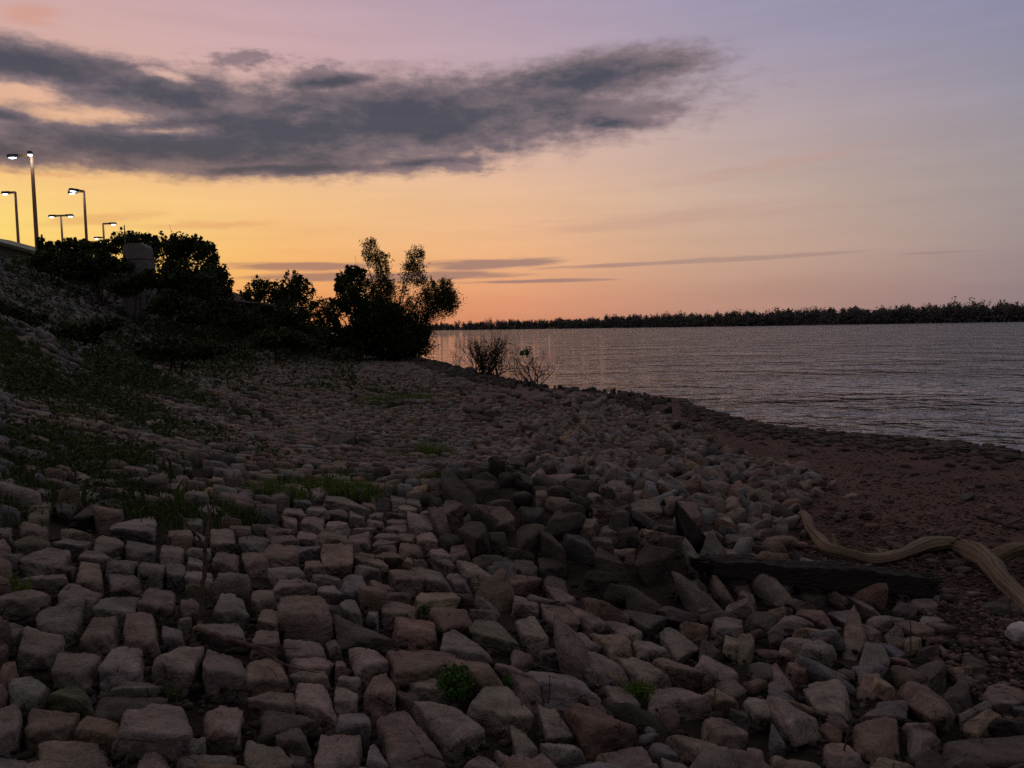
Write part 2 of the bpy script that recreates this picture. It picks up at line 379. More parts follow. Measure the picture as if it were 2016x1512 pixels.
MAT = {
    'stone': mat('sandstone', m_stone), 'ground': mat('soil', m_ground), 'water': mat('lake_water', m_water),
    'leaf': mat('dark_leaves', m_leaf((.022, .034, .014), (.06, .085, .03))),
    'willow': mat('willow_leaves', m_leaf((.035, .05, .018), (.10, .12, .045), .4)),
    'grass': mat('grass_blades', m_leaf((.030, .046, .014), (.075, .115, .03), .3)),
    'bright': mat('fresh_grass', m_leaf((.06, .10, .015), (.13, .20, .035), .3)),
    'herb': mat('herb_leaves', m_leaf((.03, .085, .015), (.07, .16, .03), .3)),
    'forest': mat('hazed_forest_leaves', m_leaf((.065, .072, .075), (.12, .122, .115), .05)),  # leaf colours lifted to grey, standing in for distance haze
    'bark': mat('bark', m_tint(.9, .2, 14, (.03, .024, .02), (.07, .055, .045), .01)),
    'twig': mat('dead_twig', m_tint(.9, .2, 20, (.05, .038, .032), (.11, .085, .07), .004)),
    'stick': mat('stick_wood', m_tint(.85, .25, 30, (.06, .04, .032), (.14, .10, .08), .003)),
    'drift': mat('weathered_driftwood', m_wood),
    'beam': mat('soaked_timber', m_tint(.8, .3, 5, (.010, .008, .007), (.045, .036, .03), .03, (1.0, 9.0, 9.0))),
    'pole': mat('rusty_pole_steel', m_tint(.6, .4, 6, (.26, .14, .08), (.38, .21, .13), .002)),
    'lamp': mat('lamp_housing', m_tint(.5, .5, 6, (.02, .02, .022), (.045, .045, .05), .001)),
    'lens': mat('lit_lamp_lens', m_emit((.80, .92, 1.0), 4.0)),
    'concrete': mat('old_concrete', m_tint(.9, .2, 5, (.11, .11, .11), (.24, .24, .235), .01)),
    'roof': mat('green_roof', m_tint(.6, .4, 5, (.05, .07, .035), (.10, .12, .06), .004)),
    'board': mat('wall_boards', m_tint(.8, .3, 7, (.09, .09, .08), (.16, .155, .14), .004)),
    'white': mat('white_foam', m_tint(.7, .3, 12, (.30, .29, .30), (.58, .56, .58), .006)),
}

# ------------------------------------------------------------------ ground and water
def grid_axis(lo, hi, c0, c1, fine):
    a = list(np.arange(c0, c1+1e-6, fine)); st = fine
    while a[-1] < hi: st *= 1.09; a.append(a[-1]+st)
    st = fine; b = [c0]
    while b[-1] > lo: st *= 1.09; b.append(b[-1]-st)
    return np.array(b[:0:-1] + a)
gx = grid_axis(-900, 700, -9, 9, .14); gy = grid_axis(-300, 1200, 1, 24, .14)
X, Y = np.meshgrid(gx, gy)
Z = terrain(X, Y); S = sdist(X, Y)
Z = Z - np.where(S > 9, .05, .0) + .012*wob(X, Y, 9, 5)
px_, py_, pz_ = pix(np.stack((X, Y, Z), -1))
red = np.array((.135, .082, .068)); soil = np.array((.055, .043, .035)); dust = np.array((.19, .135, .11)); turf = np.array((.05, .052, .032))
wred = np.clip((12.2-S)/1.5, 0, 1)[..., None]; wet = np.clip(1.4-S/1.3, .0, 1)[..., None]
wd = (np.exp(-(((px_-1030)/300)**2+((py_-775)/36)**2))*(pz_ > 1))[..., None]
wt = np.clip((S-17.5)/3, 0, 1)[..., None]
gc = soil*(1-wred)+red*wred; gc = gc*(1-wt)+turf*wt; gc = gc*(1-.6*wet); gc = gc*(1-(.28*np.exp(-((S-3.4-.4*wob(X, Y, .6, 31))/.35)**2)+.22*np.exp(-((S-5.6-.6*wob(X, Y, .5, 32))/.5)**2))[..., None]); gc = gc*(1-.8*wd)+dust*.8*wd
ny, nx = X.shape
ii = (np.arange(ny-1)[:, None]*nx + np.arange(nx-1)[None]).ravel()
gm = new_mesh('ground', np.stack((X, Y, Z), -1).reshape(-1, 3), np.stack((ii, ii+1, ii+nx+1, ii+nx), 1), True, gc.reshape(-1, 3))
add('ground', gm, MAT['ground'], kind='structure')
wm = new_mesh('lake', np.array([(-1500, -400, 0), (3500, -400, 0), (3500, 4500, 0), (-1500, 4500, 0)], float), np.array([(0, 1, 2, 3)]), True)
add('lake_water', wm, MAT['water'], kind='structure')

# ------------------------------------------------------------------ stones
def cube_sphere(n):
    vs = {}; V = []; Q = []
    def vid(p):
        k = tuple(np.round(p, 6))
        if k not in vs: vs[k] = len(V); V.append(p)
        return vs[k]
    g = np.tan(np.linspace(-1, 1, n+1)*math.pi/4)
    for ax in range(3):
        for sg in (-1, 1):
            def P(i, j):
                p = [0, 0, 0]; p[ax] = sg; p[(ax+1) % 3] = g[i]; p[(ax+2) % 3] = g[j]*sg
                return np.array(p, float)
            for i in range(n):
                for j in range(n): Q.append((vid(P(i, j)), vid(P(i+1, j)), vid(P(i+1, j+1)), vid(P(i, j+1))))
    V = np.array(V); V /= np.linalg.norm(V, axis=1, keepdims=True)
    return V, np.array(Q)
TPL = {n: cube_sphere(n) for n in (2, 3, 4, 5, 6, 13, 17)}
AX = np.array([(1, 0, 0), (-1, 0, 0), (0, 1, 0), (0, -1, 0), (0, 0, 1), (0, 0, -1)], float)
def stone_unit(n, g, chop=7, p=12.0, rough=.03, tilt=.13, lim=.95):
    D, Q = TPL[n]
    N = AX + g.normal(0, tilt, (6, 3)); N[4] = AX[4] + g.normal(0, tilt*.6, 3)
    h = g.uniform(.88, 1.0, 6)
    if chop:
        E = g.normal(0, 1, (chop, 3)); E /= np.linalg.norm(E, axis=1, keepdims=True)
        N = np.concatenate((N, E)); h = np.concatenate((h, g.uniform(lim, 1.30, chop)))
    N /= np.linalg.norm(N, axis=1, keepdims=True)
    q = np.maximum(D @ N.T, 0)/h
    r = (q**p).sum(1)**(-1/p)
    U = D*r[:, None]
    if rough:
        for k in range(4 if n < 10 else 9):
            f = g.normal(0, 1, 3)*(1.5+1.3*k); U = U*(1+rough/(1+.4*k)*np.sin(U @ f*1.3 + g.uniform(0, 6.28) + 1.5*np.sin(U @ f[::-1])))[:, None]
    return U, Q
def warp(U, FL, FR, BR, BL, lo, hi):
    """unit stone -> footprint quad; lo/hi are heights below/above the quad"""
    a = (U[:, :1]+1)/2; b = (U[:, 1:2]+1)/2; c = (U[:, 2:]+1)/2
    base = (1-b)*((1-a)*FL + a*FR) + b*((1-a)*BL + a*BR)
    return base + np.concatenate((np.zeros((len(U), 2)), lo+(hi-lo)*c), 1)

TINT = {'pinkish': (.30, .225, .200), 'brown': (.245, .180, .145), 'grey-brown': (.255, .212, .190), 'grey': (.235, .222, .222), 'tan': (.34, .245, .155),
        'reddish': (.255, .155, .125), 'dark': (.105, .088, .078), 'blackish': (.035, .031, .030), 'slate': (.15, .152, .165), 'pale': (.33, .31, .31), 'mossy': (.15, .15, .085)}
KEY = {'p': 'pinkish', 'b': 'brown', 'n': 'grey-brown', 'g': 'grey', 't': 'tan', 'r': 'reddish', 'd': 'dark', 'k': 'blackish', 's': 'slate', 'l': 'pale', 'm': 'mossy'}
# traced stones: corners of each stone's visible outline (far left, far right, near right, near left), 2.5 photo pixels a unit, from a tile corner
TILES = {
 (0, 1134): """11 5 43 9 33 24 -8 28 p|52 5 81 11 73 24 45 20 n|90 12 110 18 103 33 72 31 n|118 3 141 8 134 32 108 29 n|143 12 158 13 157 34 142 34 p|148 7 168 9 168 13 146 12 m
172 6 187 7 195 38 168 34 n|0 29 24 34 13 55 -6 50 g|37 22 66 21 62 46 27 43 n|71 33 96 33 91 57 61 53 n|100 29 125 33 126 60 96 55 p|128 36 146 42 146 54 129 53 g|139 34 152 34 150 40 140 38 g
163 33 190 36 193 52 157 46 p|22 42 55 46 43 70 11 66 n|-4 49 6 49 7 63 -5 66 r|52 53 83 55 70 90 41 85 n|90 53 111 53 116 82 75 87 n|126 56 158 52 151 85 118 80 n|163 54 190 62 195 90 160 85 n
0 64 9 64 12 78 0 95 r|18 71 40 76 30 103 3 102 g|50 85 60 85 77 107 38 99 m|94 81 127 84 128 94 84 93 g|80 92 128 93 124 112 78 111 d|-8 101 20 100 14 135 -10 138 n
27 100 58 101 59 126 18 132 b|66 110 92 111 94 129 61 128 t|104 98 150 104 145 145 92 139 n|165 87 191 94 186 135 158 133 p|32 129 87 131 86 158 30 160 p|-8 140 18 141 22 160 -8 165 g
113 141 128 139 142 160 104 160 n|148 147 182 142 184 156 140 156 n|146 134 162 137 163 142 147 142 g""",
 (504, 1134): """16 1 43 1 45 11 14 12 p|19 11 56 15 58 32 20 33 b|52 23 74 25 63 43 45 34 k|-4 8 14 10 16 25 -3 25 p|4 26 18 27 19 41 1 38 p|45 -1 63 1 65 6 45 5 n|49 6 63 7 65 17 49 13 g
68 -6 85 -4 89 18 66 17 g|89 3 104 5 108 14 90 14 b|97 11 121 12 122 17 96 19 b|126 8 150 14 158 25 124 22 t|150 12 166 13 170 21 157 18 d|63 18 80 18 85 36 69 32 g|93 18 99 18 96 37 87 36 g
101 17 125 20 125 33 98 33 p|66 33 82 36 112 53 64 54 d|110 30 136 33 144 50 108 49 r|138 22 165 27 172 40 143 43 r|165 24 187 25 190 32 172 30 n|176 31 190 32 205 54 173 50 n
148 40 160 40 186 68 145 64 n|0 41 17 43 19 58 -6 56 n|24 52 51 52 58 65 24 65 p|53 46 62 48 68 60 58 62 n|62 61 71 62 73 77 62 76 p|30 64 57 64 57 75 29 74 p|32 76 58 73 59 85 31 84 n
-6 62 18 66 27 88 -7 88 p|77 54 96 57 102 72 75 80 p|103 57 140 55 155 78 112 86 b|118 82 146 78 150 94 126 93 n|91 70 105 72 112 106 86 106 r|63 77 80 80 81 88 62 86 n|63 87 81 88 80 105 62 106 n
29 84 58 86 62 115 32 105 p|6 87 31 92 31 106 -3 100 p|113 88 128 92 122 107 110 98 d|162 63 180 67 193 85 155 74 b|188 65 205 70 215 84 186 74 p|176 86 205 86 212 120 166 105 n
125 97 156 96 184 132 147 135 n|93 110 120 107 149 155 110 158 n|67 107 88 108 90 122 61 122 g|-2 104 22 105 50 119 5 128 d|20 117 35 119 42 137 17 135 d|53 122 81 124 84 155 45 158 p
84 124 89 127 86 133 83 133 d|91 129 98 134 106 155 84 155 g|-8 134 20 137 34 155 -10 158 n|173 139 185 141 195 158 162 158 n|186 135 200 144 205 155 192 152 n|30 143 38 144 40 155 28 153 d""",
 (1008, 1134): """0 -2 20 2 22 5 0 9 r|25 0 41 2 44 14 24 10 d|26 9 40 12 51 21 38 24 p|1 15 14 16 24 27 0 25 p|13 14 27 17 38 23 14 22 n|24 22 38 23 55 39 28 40 p|42 22 56 24 78 40 60 43 b
0 26 18 27 30 52 10 54 n|32 40 52 40 71 59 44 65 n|60 41 80 45 95 60 76 63 r|70 32 84 34 104 48 88 52 p|82 22 100 26 120 38 105 46 d|66 19 75 20 82 28 66 28 p|58 17 66 20 70 28 58 28 g
21 56 36 56 40 65 22 66 s|14 73 52 75 72 98 22 92 l|0 57 8 58 19 67 0 70 p|-2 68 9 70 26 96 3 95 p|56 61 74 62 92 80 62 83 n|82 64 98 61 127 84 103 86 n|95 50 110 50 128 60 97 62 n
112 41 130 42 147 56 128 63 p|106 64 124 61 146 80 120 82 b|72 85 92 86 103 106 80 104 n|107 88 132 86 157 104 108 103 n|19 101 33 103 48 126 27 128 n|-8 90 4 93 14 118 -4 118 n
39 99 62 98 95 132 57 138 r|0 121 16 126 22 142 4 148 n|22 130 48 129 57 142 30 143 g|10 146 28 142 40 156 8 158 n|70 141 105 140 115 157 68 157 n|106 130 124 131 130 143 112 145 s
121 122 150 124 170 140 142 145 n|146 109 168 107 192 125 163 134 p|118 144 132 143 142 157 118 157 g|150 145 176 144 186 157 148 157 b|184 133 196 131 202 152 184 146 p|180 93 198 89 212 112 188 114 n
148 84 160 86 182 104 160 104 t|152 63 178 67 170 86 140 76 p|150 48 163 52 165 64 146 66 k|167 44 176 43 184 56 166 63 t|175 44 192 48 190 60 180 66 b|158 30 180 32 184 44 156 46 n
130 36 148 34 158 44 134 42 t|116 17 146 26 150 33 116 36 d|170 18 186 18 192 25 168 26 p|180 10 192 13 192 22 176 18 b|135 2 150 3 156 12 128 14 d|151 27 175 27 178 31 150 33 b
183 28 206 27 206 40 186 38 d|188 66 206 66 210 84 186 78 d|170 104 182 104 188 116 176 114 s""",
 (1512, 1134): """24 14 44 8 50 16 34 23 d|17 16 36 20 38 25 10 24 p|0 25 16 25 14 30 0 30 b|25 24 54 29 40 37 20 30 r|6 31 25 31 41 38 6 41 p|18 46 31 48 44 62 8 57 p|18 40 53 42 52 47 20 45 t
46 47 53 44 54 62 45 60 n|0 42 9 41 13 50 2 54 k|56 45 70 40 78 56 60 62 b|68 36 78 38 92 46 80 47 p|47 22 72 27 74 35 58 37 g|66 19 75 19 93 28 80 32 p|97 18 115 17 118 30 96 30 d
108 17 124 15 136 28 118 26 p|122 10 130 11 144 19 122 16 g|75 32 95 28 108 36 80 40 n|100 31 112 32 135 46 112 47 b|118 31 135 33 142 39 120 38 g|90 44 100 41 112 54 96 52 b
86 53 92 52 113 65 100 64 s|104 47 124 48 120 57 106 55 t|76 54 84 52 98 68 73 70 g|120 53 132 52 136 62 118 62 k|110 72 134 63 142 80 124 84 d|140 71 150 69 162 76 148 79 t|132 54 142 56 140 62 134 58 t
97 78 121 76 150 112 130 122 b|132 88 156 82 162 104 140 104 d|168 82 200 84 205 104 172 104 p|62 70 72 67 98 72 76 80 g|29 80 62 88 71 115 34 105 n|12 62 34 66 32 80 18 78 b|0 66 8 70 26 90 0 90 b
70 78 84 78 88 92 72 96 b|82 78 92 76 106 92 80 94 t|84 95 104 93 112 112 82 106 g|72 106 92 104 98 112 72 112 b|67 113 100 112 108 140 68 146 r|106 112 125 113 138 124 108 125 p|108 118 130 120 138 130 114 142 n
148 118 164 107 181 110 166 125 t|170 118 188 110 206 114 204 122 k|148 104 164 102 176 107 152 110 g|-4 93 12 96 44 118 16 130 n|0 115 8 118 16 138 0 136 s|0 136 6 136 22 152 4 158 p|10 136 24 142 36 155 20 158 r
44 128 58 127 80 150 44 155 b|86 140 112 143 120 157 82 157 t|112 142 135 140 140 157 118 157 d|134 126 206 124 210 157 138 152 d|190 100 206 98 206 110 192 108 s|150 66 165 68 172 78 160 78 d
174 14 190 13 192 30 170 27 k|192 18 206 16 206 32 190 30 d""",
 (0, 780): """-4 66 12 66 12 75 -4 76 n|20 70 40 70 38 80 16 79 g|22 52 38 55 38 62 20 60 r|52 49 78 49 84 56 50 56 d|86 68 101 68 100 78 87 77 p|66 85 92 80 98 94 56 100 d|46 81 62 80 60 94 44 93 d
22 83 43 82 42 89 20 90 b|22 90 38 89 39 99 20 99 m|19 98 36 100 38 112 15 108 n|12 107 38 110 38 122 8 122 m|-6 98 8 100 10 112 -6 112 n|-6 111 6 111 8 124 -6 126 n|4 124 18 126 18 130 3 130 g
48 105 60 103 74 110 48 112 b|52 111 72 113 66 122 45 119 g|80 108 98 111 96 121 74 119 n|104 95 120 93 125 112 84 108 g|100 112 123 112 122 130 98 126 g|132 104 148 104 150 115 132 112 p
129 112 147 117 142 132 124 129 n|148 117 164 118 166 126 148 126 n|148 126 160 127 162 136 147 136 g|155 104 164 106 163 118 154 115 n|166 103 186 104 186 119 164 118 n|170 117 186 119 188 138 167 134 n
190 106 209 107 209 121 190 121 g|191 121 210 122 212 136 191 134 p|40 119 57 123 48 139 22 131 n|50 129 61 132 58 142 46 139 d|70 119 91 123 83 134 60 130 n|88 128 106 128 105 140 82 138 g
112 128 128 130 129 144 107 140 g|132 130 147 132 147 144 130 144 g|148 136 165 136 168 150 146 150 n|172 139 188 140 190 146 170 146 g|30 139 52 139 54 148 21 146 n|63 132 78 133 84 148 58 147 b
85 138 108 140 114 154 86 153 n|119 59 132 60 133 64 119 64 n|122 64 133 65 128 72 118 70 p|108 69 117 69 114 80 104 80 l|118 71 127 72 124 83 116 82 n|140 61 152 62 147 70 134 67 n
134 67 147 69 142 76 128 72 n|126 72 139 74 136 84 122 81 n|153 61 167 62 166 69 153 68 s|170 63 181 65 181 71 170 69 n|149 70 165 70 164 83 148 81 n|158 82 173 83 172 94 156 93 l|148 94 160 95 158 104 144 102 g
179 92 186 92 184 97 177 96 l|117 46 130 48 129 52 116 51 p|116 42 130 43 128 46 115 45 p|140 54 150 55 150 60 138 58 p|170 52 182 53 182 59 170 58 n|62 28 80 30 78 33 63 31 n|65 31 76 34 75 38 64 36 n
58 36 64 36 62 42 54 41 n|64 36 72 38 70 42 63 42 n|-4 9 21 10 30 22 4 26 n|110 13 121 13 128 25 118 26 l|125 10 135 11 134 15 125 15 n|163 19 170 19 170 25 162 25 l""",
 (504, 780): """54 75 66 75 86 92 53 86 n|44 71 56 71 57 78 44 79 g|18 67 34 68 35 76 18 75 g|40 84 52 84 58 94 40 93 n|30 80 43 80 44 86 30 86 g|22 87 38 87 38 95 20 95 n|60 87 68 87 71 96 59 94 n
73 90 80 92 87 97 73 97 n|36 93 52 93 54 107 35 103 n|20 95 33 95 32 102 22 101 b|56 95 72 95 73 106 55 105 n|10 101 25 102 27 109 10 110 b|31 102 46 104 50 116 33 114 p|50 104 73 107 75 120 50 114 b
11 109 33 110 34 117 10 117 b|10 116 33 117 34 131 8 130 p|34 116 50 117 51 125 34 126 g|37 127 52 128 55 139 38 139 p|53 115 70 116 77 138 53 137 b|12 133 36 134 39 142 12 141 n|76 103 92 104 92 107 76 107 p
76 106 89 105 91 118 75 119 n|93 106 109 108 110 115 93 113 n|94 111 108 114 108 119 92 119 n|95 117 110 117 111 121 93 121 p|98 121 113 122 114 131 96 129 b|76 122 94 124 101 136 78 131 b|77 132 94 133 100 141 80 140 n
105 101 119 101 119 108 105 107 p|112 107 125 109 124 116 112 114 b|113 114 127 116 134 127 114 128 b|119 93 133 93 141 107 120 105 p|124 106 140 106 143 116 128 117 p|104 90 116 91 117 97 104 96 n
104 96 118 97 118 102 104 101 n|90 89 101 90 100 97 89 97 n|87 97 100 97 101 102 88 102 g|107 77 118 79 120 86 106 85 n|119 79 130 82 131 89 120 86 n|113 85 124 86 127 92 114 91 p|92 78 104 80 105 84 92 84 g
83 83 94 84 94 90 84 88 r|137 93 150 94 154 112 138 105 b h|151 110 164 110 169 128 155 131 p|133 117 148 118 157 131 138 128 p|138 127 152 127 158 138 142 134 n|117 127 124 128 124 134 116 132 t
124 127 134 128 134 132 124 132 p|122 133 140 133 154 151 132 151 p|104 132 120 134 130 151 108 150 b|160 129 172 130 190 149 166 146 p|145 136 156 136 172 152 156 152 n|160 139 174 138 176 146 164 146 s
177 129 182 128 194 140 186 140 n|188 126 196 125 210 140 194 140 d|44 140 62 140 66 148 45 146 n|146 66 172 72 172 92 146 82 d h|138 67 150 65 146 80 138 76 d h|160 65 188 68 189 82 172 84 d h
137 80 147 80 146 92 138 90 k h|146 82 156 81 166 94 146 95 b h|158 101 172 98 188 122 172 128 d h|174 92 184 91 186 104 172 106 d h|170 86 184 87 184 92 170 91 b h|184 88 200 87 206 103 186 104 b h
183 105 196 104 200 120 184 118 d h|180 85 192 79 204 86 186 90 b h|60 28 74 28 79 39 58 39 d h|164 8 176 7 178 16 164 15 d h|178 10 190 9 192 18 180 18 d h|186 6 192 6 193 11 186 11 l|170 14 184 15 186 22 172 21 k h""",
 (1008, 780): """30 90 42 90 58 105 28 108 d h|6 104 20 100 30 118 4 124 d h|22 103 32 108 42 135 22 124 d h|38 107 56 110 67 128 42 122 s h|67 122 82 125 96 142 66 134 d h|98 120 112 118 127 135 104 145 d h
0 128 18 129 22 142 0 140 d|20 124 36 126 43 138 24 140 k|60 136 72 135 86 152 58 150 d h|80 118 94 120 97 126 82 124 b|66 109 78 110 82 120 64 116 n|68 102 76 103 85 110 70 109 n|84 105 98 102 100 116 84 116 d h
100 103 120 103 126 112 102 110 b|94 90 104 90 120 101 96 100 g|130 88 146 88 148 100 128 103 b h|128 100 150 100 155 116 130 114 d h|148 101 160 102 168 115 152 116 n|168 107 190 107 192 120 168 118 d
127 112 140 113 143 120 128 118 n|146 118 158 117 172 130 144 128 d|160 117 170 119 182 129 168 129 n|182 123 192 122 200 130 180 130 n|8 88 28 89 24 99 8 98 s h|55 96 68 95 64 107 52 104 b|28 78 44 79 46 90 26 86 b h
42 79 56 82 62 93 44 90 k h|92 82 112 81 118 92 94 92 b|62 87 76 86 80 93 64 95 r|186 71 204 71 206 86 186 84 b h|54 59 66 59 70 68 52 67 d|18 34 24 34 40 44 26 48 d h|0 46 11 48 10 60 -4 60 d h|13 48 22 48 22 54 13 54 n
57 73 64 74 72 81 62 82 p|96 73 104 71 106 79 94 80 b|74 64 86 64 90 72 76 72 b|26 60 50 60 52 66 26 68 p|8 61 24 61 26 66 4 67 p|120 78 134 76 138 86 122 86 n|142 76 160 78 160 82 140 80 n|168 80 180 77 182 86 166 86 n
114 62 124 62 128 70 116 68 n|128 60 140 60 142 69 130 67 p|38 71 50 74 58 80 40 78 n|16 69 28 70 28 82 20 84 b|176 97 190 98 192 106 178 104 n|162 92 172 95 176 104 160 102 n|52 47 58 46 62 50 56 51 l""",
}
TILES[(1512, 780)] = '152 73 161 73 164 81 150 81 k|53 134 66 134 68 139 51 139 l|107 138 118 138 116 144 104 144 l|63 76 70 75 72 80 60 80 b|172 84 180 84 183 88 170 88 n'
recs = []
for (tx, ty), txt in TILES.items():
    for it in txt.replace('\n', '|').split('|'):
        w = it.split(); q = np.array([float(v) for v in w[:8]]).reshape(4, 2)*2.5 + (tx, ty)
        recs.append((q, KEY[w[8]], len(w) > 9))
allq = np.array([r[0] for r in recs])                                        # TL TR BR BL
nR = len(recs)
BLp = hit(allq[:, 3, 0], allq[:, 3, 1], .02); BRp = hit(allq[:, 2, 0], allq[:, 2, 1], .02)
depth = (BLp[:, 1]+BRp[:, 1])/2
pxh = (allq[:, 2:, 1].mean(1) - allq[:, :2, 1].mean(1))
heap = np.array([r[2] for r in recs])
front = np.where(heap, rng.uniform(.42, .55, nR), rng.uniform(.24, .40, nR))
HG = np.clip(front*pxh*depth/F0*1.1, .035, np.where(heap, .40, .19))
TLp = hit(allq[:, 0, 0], allq[:, 0, 1], HG); TRp = hit(allq[:, 1, 0], allq[:, 1, 1], HG)
TLp[:, 2] -= HG; TRp[:, 2] -= HG
area = np.array([.5*abs(sum(q[i][0]*q[(i+1) % 4][1]-q[(i+1) % 4][0]*q[i][1] for i in range(4))) for q in allq])
OCC = []                                                                     # plan outlines already taken
def shrink(P, c, k): return c + (P-c)*k
MARKS = [('the forked dead stick', 400, 1150), ('the round leafy plant', 900, 1345), ('the near bright grass tuft', 1255, 1345),
         ('the cracked pale flat slab', 1110, 1345), ('the small tan block', 196, 1435), ('the black soaked timber', 1600, 1140),
         ('the white foam chunk', 1998, 1240), ('the dark boulder heap', 1000, 1050), ('the round dark boulder', 675, 865), ('the fallen dead branch', 500, 1280),
         ('the big black-sided slab', 560, 1190), ('the thin rubble stalk', 1795, 1240), ('the lower right stalk', 1405, 1335), ('the long grass patch', 640, 960), ('the far left rock', 40, 815)]
def direction(dx, dy):
    a = math.degrees(math.atan2(-dy, dx)) % 360
    return ['right of', 'above-right of', 'above', 'above-left of', 'left of', 'below-left of', 'below', 'below-right of'][int(((a+22.5) % 360)//45)]
ORD = ['', 'second ', 'third ', 'fourth ', 'fifth ', 'sixth ', 'seventh ', 'eighth ', 'ninth ', 'tenth ', 'eleventh ', 'twelfth ']
order = np.argsort(-area)
single = set(order[:290].tolist())
info = {}; seq = {}
for i in range(nR):
    cx, cy = allq[i].mean(0); wpx = np.hypot(*(allq[i, 2]-allq[i, 3])); hpx = pxh[i]
    asp = wpx/max(hpx, 1)
    shape = 'broad flat' if asp > 1.75 else ('long narrow' if asp < .78 else ('chunky' if area[i] > 7500 else ('small blocky' if area[i] < 2200 else 'squarish')))
    if heap[i]: shape = 'angular' if area[i] < 5000 else 'large angular'
    j = int(np.argmin([(cx-m[1])**2+(cy-m[2])**2 for m in MARKS])); m = MARKS[j]
    dist = math.hypot(cx-m[1], cy-m[2])
    k = (recs[i][1], shape, m[0], direction(cx-m[1], cy-m[2]))
    info[i] = (k, dist); seq.setdefault(k, []).append((dist, i))
label = {}
for k, L in seq.items():
    L = sorted(L); Ls = [x for x in L if x[1] in single]
    for r, (d, i) in enumerate(Ls):
        if len(Ls) == 1: label[i] = f'{k[1]} {k[0]} stone {k[3]} {k[2]}'
        else: label[i] = f'{k[1]} {k[0]} stone {k[3]} {k[2]}, {"nearest" if r == 0 else ORD[r]+"nearest"} such'
RB = Bag()                                                                   # every stone past the individual ones
mid_u = []
for i in range(nR):
    q, cname, hp = recs[i]
    FL, FR, BR, BL = BLp[i], BRp[i], TRp[i].copy(), TLp[i].copy()
    # keep some depth front to back
    for A, B in ((FL, BL), (FR, BR)):
        if np.linalg.norm((B-A)[:2]) < .08: B[:2] = A[:2] + (A[:2]/np.linalg.norm(A[:2]))*.10
        mx_ = min(.95, max(.14, 1.9*np.linalg.norm((FR-FL)[:2])+.04))
        if np.linalg.norm((B-A)[:2]) > mx_: B[:2] = A[:2] + (B-A)[:2]/np.linalg.norm((B-A)[:2])*mx_
        B[2] = np.clip(terrain(B[0], B[1]), A[2]-.35*mx_, A[2]+.38*np.linalg.norm((B-A)[:2]))
    c = (FL+FR+BR+BL)/4
    g = np.random.default_rng(1000+i)
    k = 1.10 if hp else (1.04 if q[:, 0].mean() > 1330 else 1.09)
    FL, FR, BR, BL = [shrink(P, c, k) for P in (FL, FR, BR, BL)]
    OCC.append(np.array([FL[:2], FR[:2], BR[:2], BL[:2]]))
    big = hp or cx > 1e9
    tint = (np.array(TINT[cname])*.66 + np.array((.27, .22, .195))*.34*(.6 if cname in ('dark', 'blackish', 'slate', 'mossy') else 1))*np.array((.93, .99, 1.0))*(.85 if hp else 1.32)*g.uniform(.74, 1.18)*(1+g.normal(0, .03, 3))  # heap boulders darker: shade of their unlit near faces put into the tint
    ang = hp or (q[:, 0].mean() > 1330)
    U, Q = stone_unit(17, g, chop=g.integers(8, 14) if ang else g.integers(4, 8), p=34 if ang else 22, lim=.88 if ang else 1.0, rough=.020 if ang else .026, tilt=.2 if ang else .14)
    hgt = HG[i]*(1.25 if hp else 1)
    V = warp(U, FL, FR, BR, BL, -.10 - .3*hgt, hgt)
    if not ang: ax = g.normal(0, .045, 2); V[:, 2] += (V[:, 0]-c[0])*ax[0] + (V[:, 1]-c[1])*ax[1]
    if ang:                                                                  # broken rock leans
        ax = g.normal(0, .12, 2); V[:, 2] += (V[:, 0]-c[0])*ax[0] + (V[:, 1]-c[1])*ax[1]
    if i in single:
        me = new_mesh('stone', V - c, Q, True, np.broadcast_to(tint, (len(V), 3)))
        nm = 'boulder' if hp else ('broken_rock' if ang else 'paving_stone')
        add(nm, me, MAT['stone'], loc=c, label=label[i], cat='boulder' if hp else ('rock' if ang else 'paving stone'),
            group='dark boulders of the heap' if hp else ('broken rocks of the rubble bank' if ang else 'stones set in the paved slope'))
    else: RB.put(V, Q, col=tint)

# ---- procedural stones: fill what was not traced
def in_quad(P, q):
    s = None; ok = np.ones(len(P), bool)
    for a, b in zip(q, np.roll(q, -1, 0)):
        cr = (b[0]-a[0])*(P[:, 1]-a[1]) - (b[1]-a[1])*(P[:, 0]-a[0])
        s = np.sign(cr) if s is None else s
        ok &= (np.sign(cr) == s)
    return ok
RES = .05; OX, OY = -20., -1.; NX, NY = 900, 700
occ = np.zeros((NX, NY), bool)
for q in OCC:
    lo = q.min(0); hi = q.max(0)
    xi = np.arange(max(int((lo[0]-OX)/RES), 0), min(int((hi[0]-OX)/RES)+2, NX)); yi = np.arange(max(int((lo[1]-OY)/RES), 0), min(int((hi[1]-OY)/RES)+2, NY))
    if len(xi) == 0 or len(yi) == 0: continue
    A, B = np.meshgrid(xi, yi, indexing='ij'); P = np.stack((OX+A*RES, OY+B*RES), -1).reshape(-1, 2)
    m = in_quad(P, q).reshape(A.shape); occ[A[m], B[m]] = True
def taken(x, y, r):
    i = ((np.asarray(x)-OX)/RES).astype(int); j = ((np.asarray(y)-OY)/RES).astype(int)
    out = np.zeros(np.shape(x), bool)
    k = max(int(r/RES), 0)
    for di in (-k, 0, k):
        for dj in (-k, 0, k):
            a = np.clip(i+di, 0, NX-1); b = np.clip(j+dj, 0, NY-1); out |= occ[a, b]
    return out
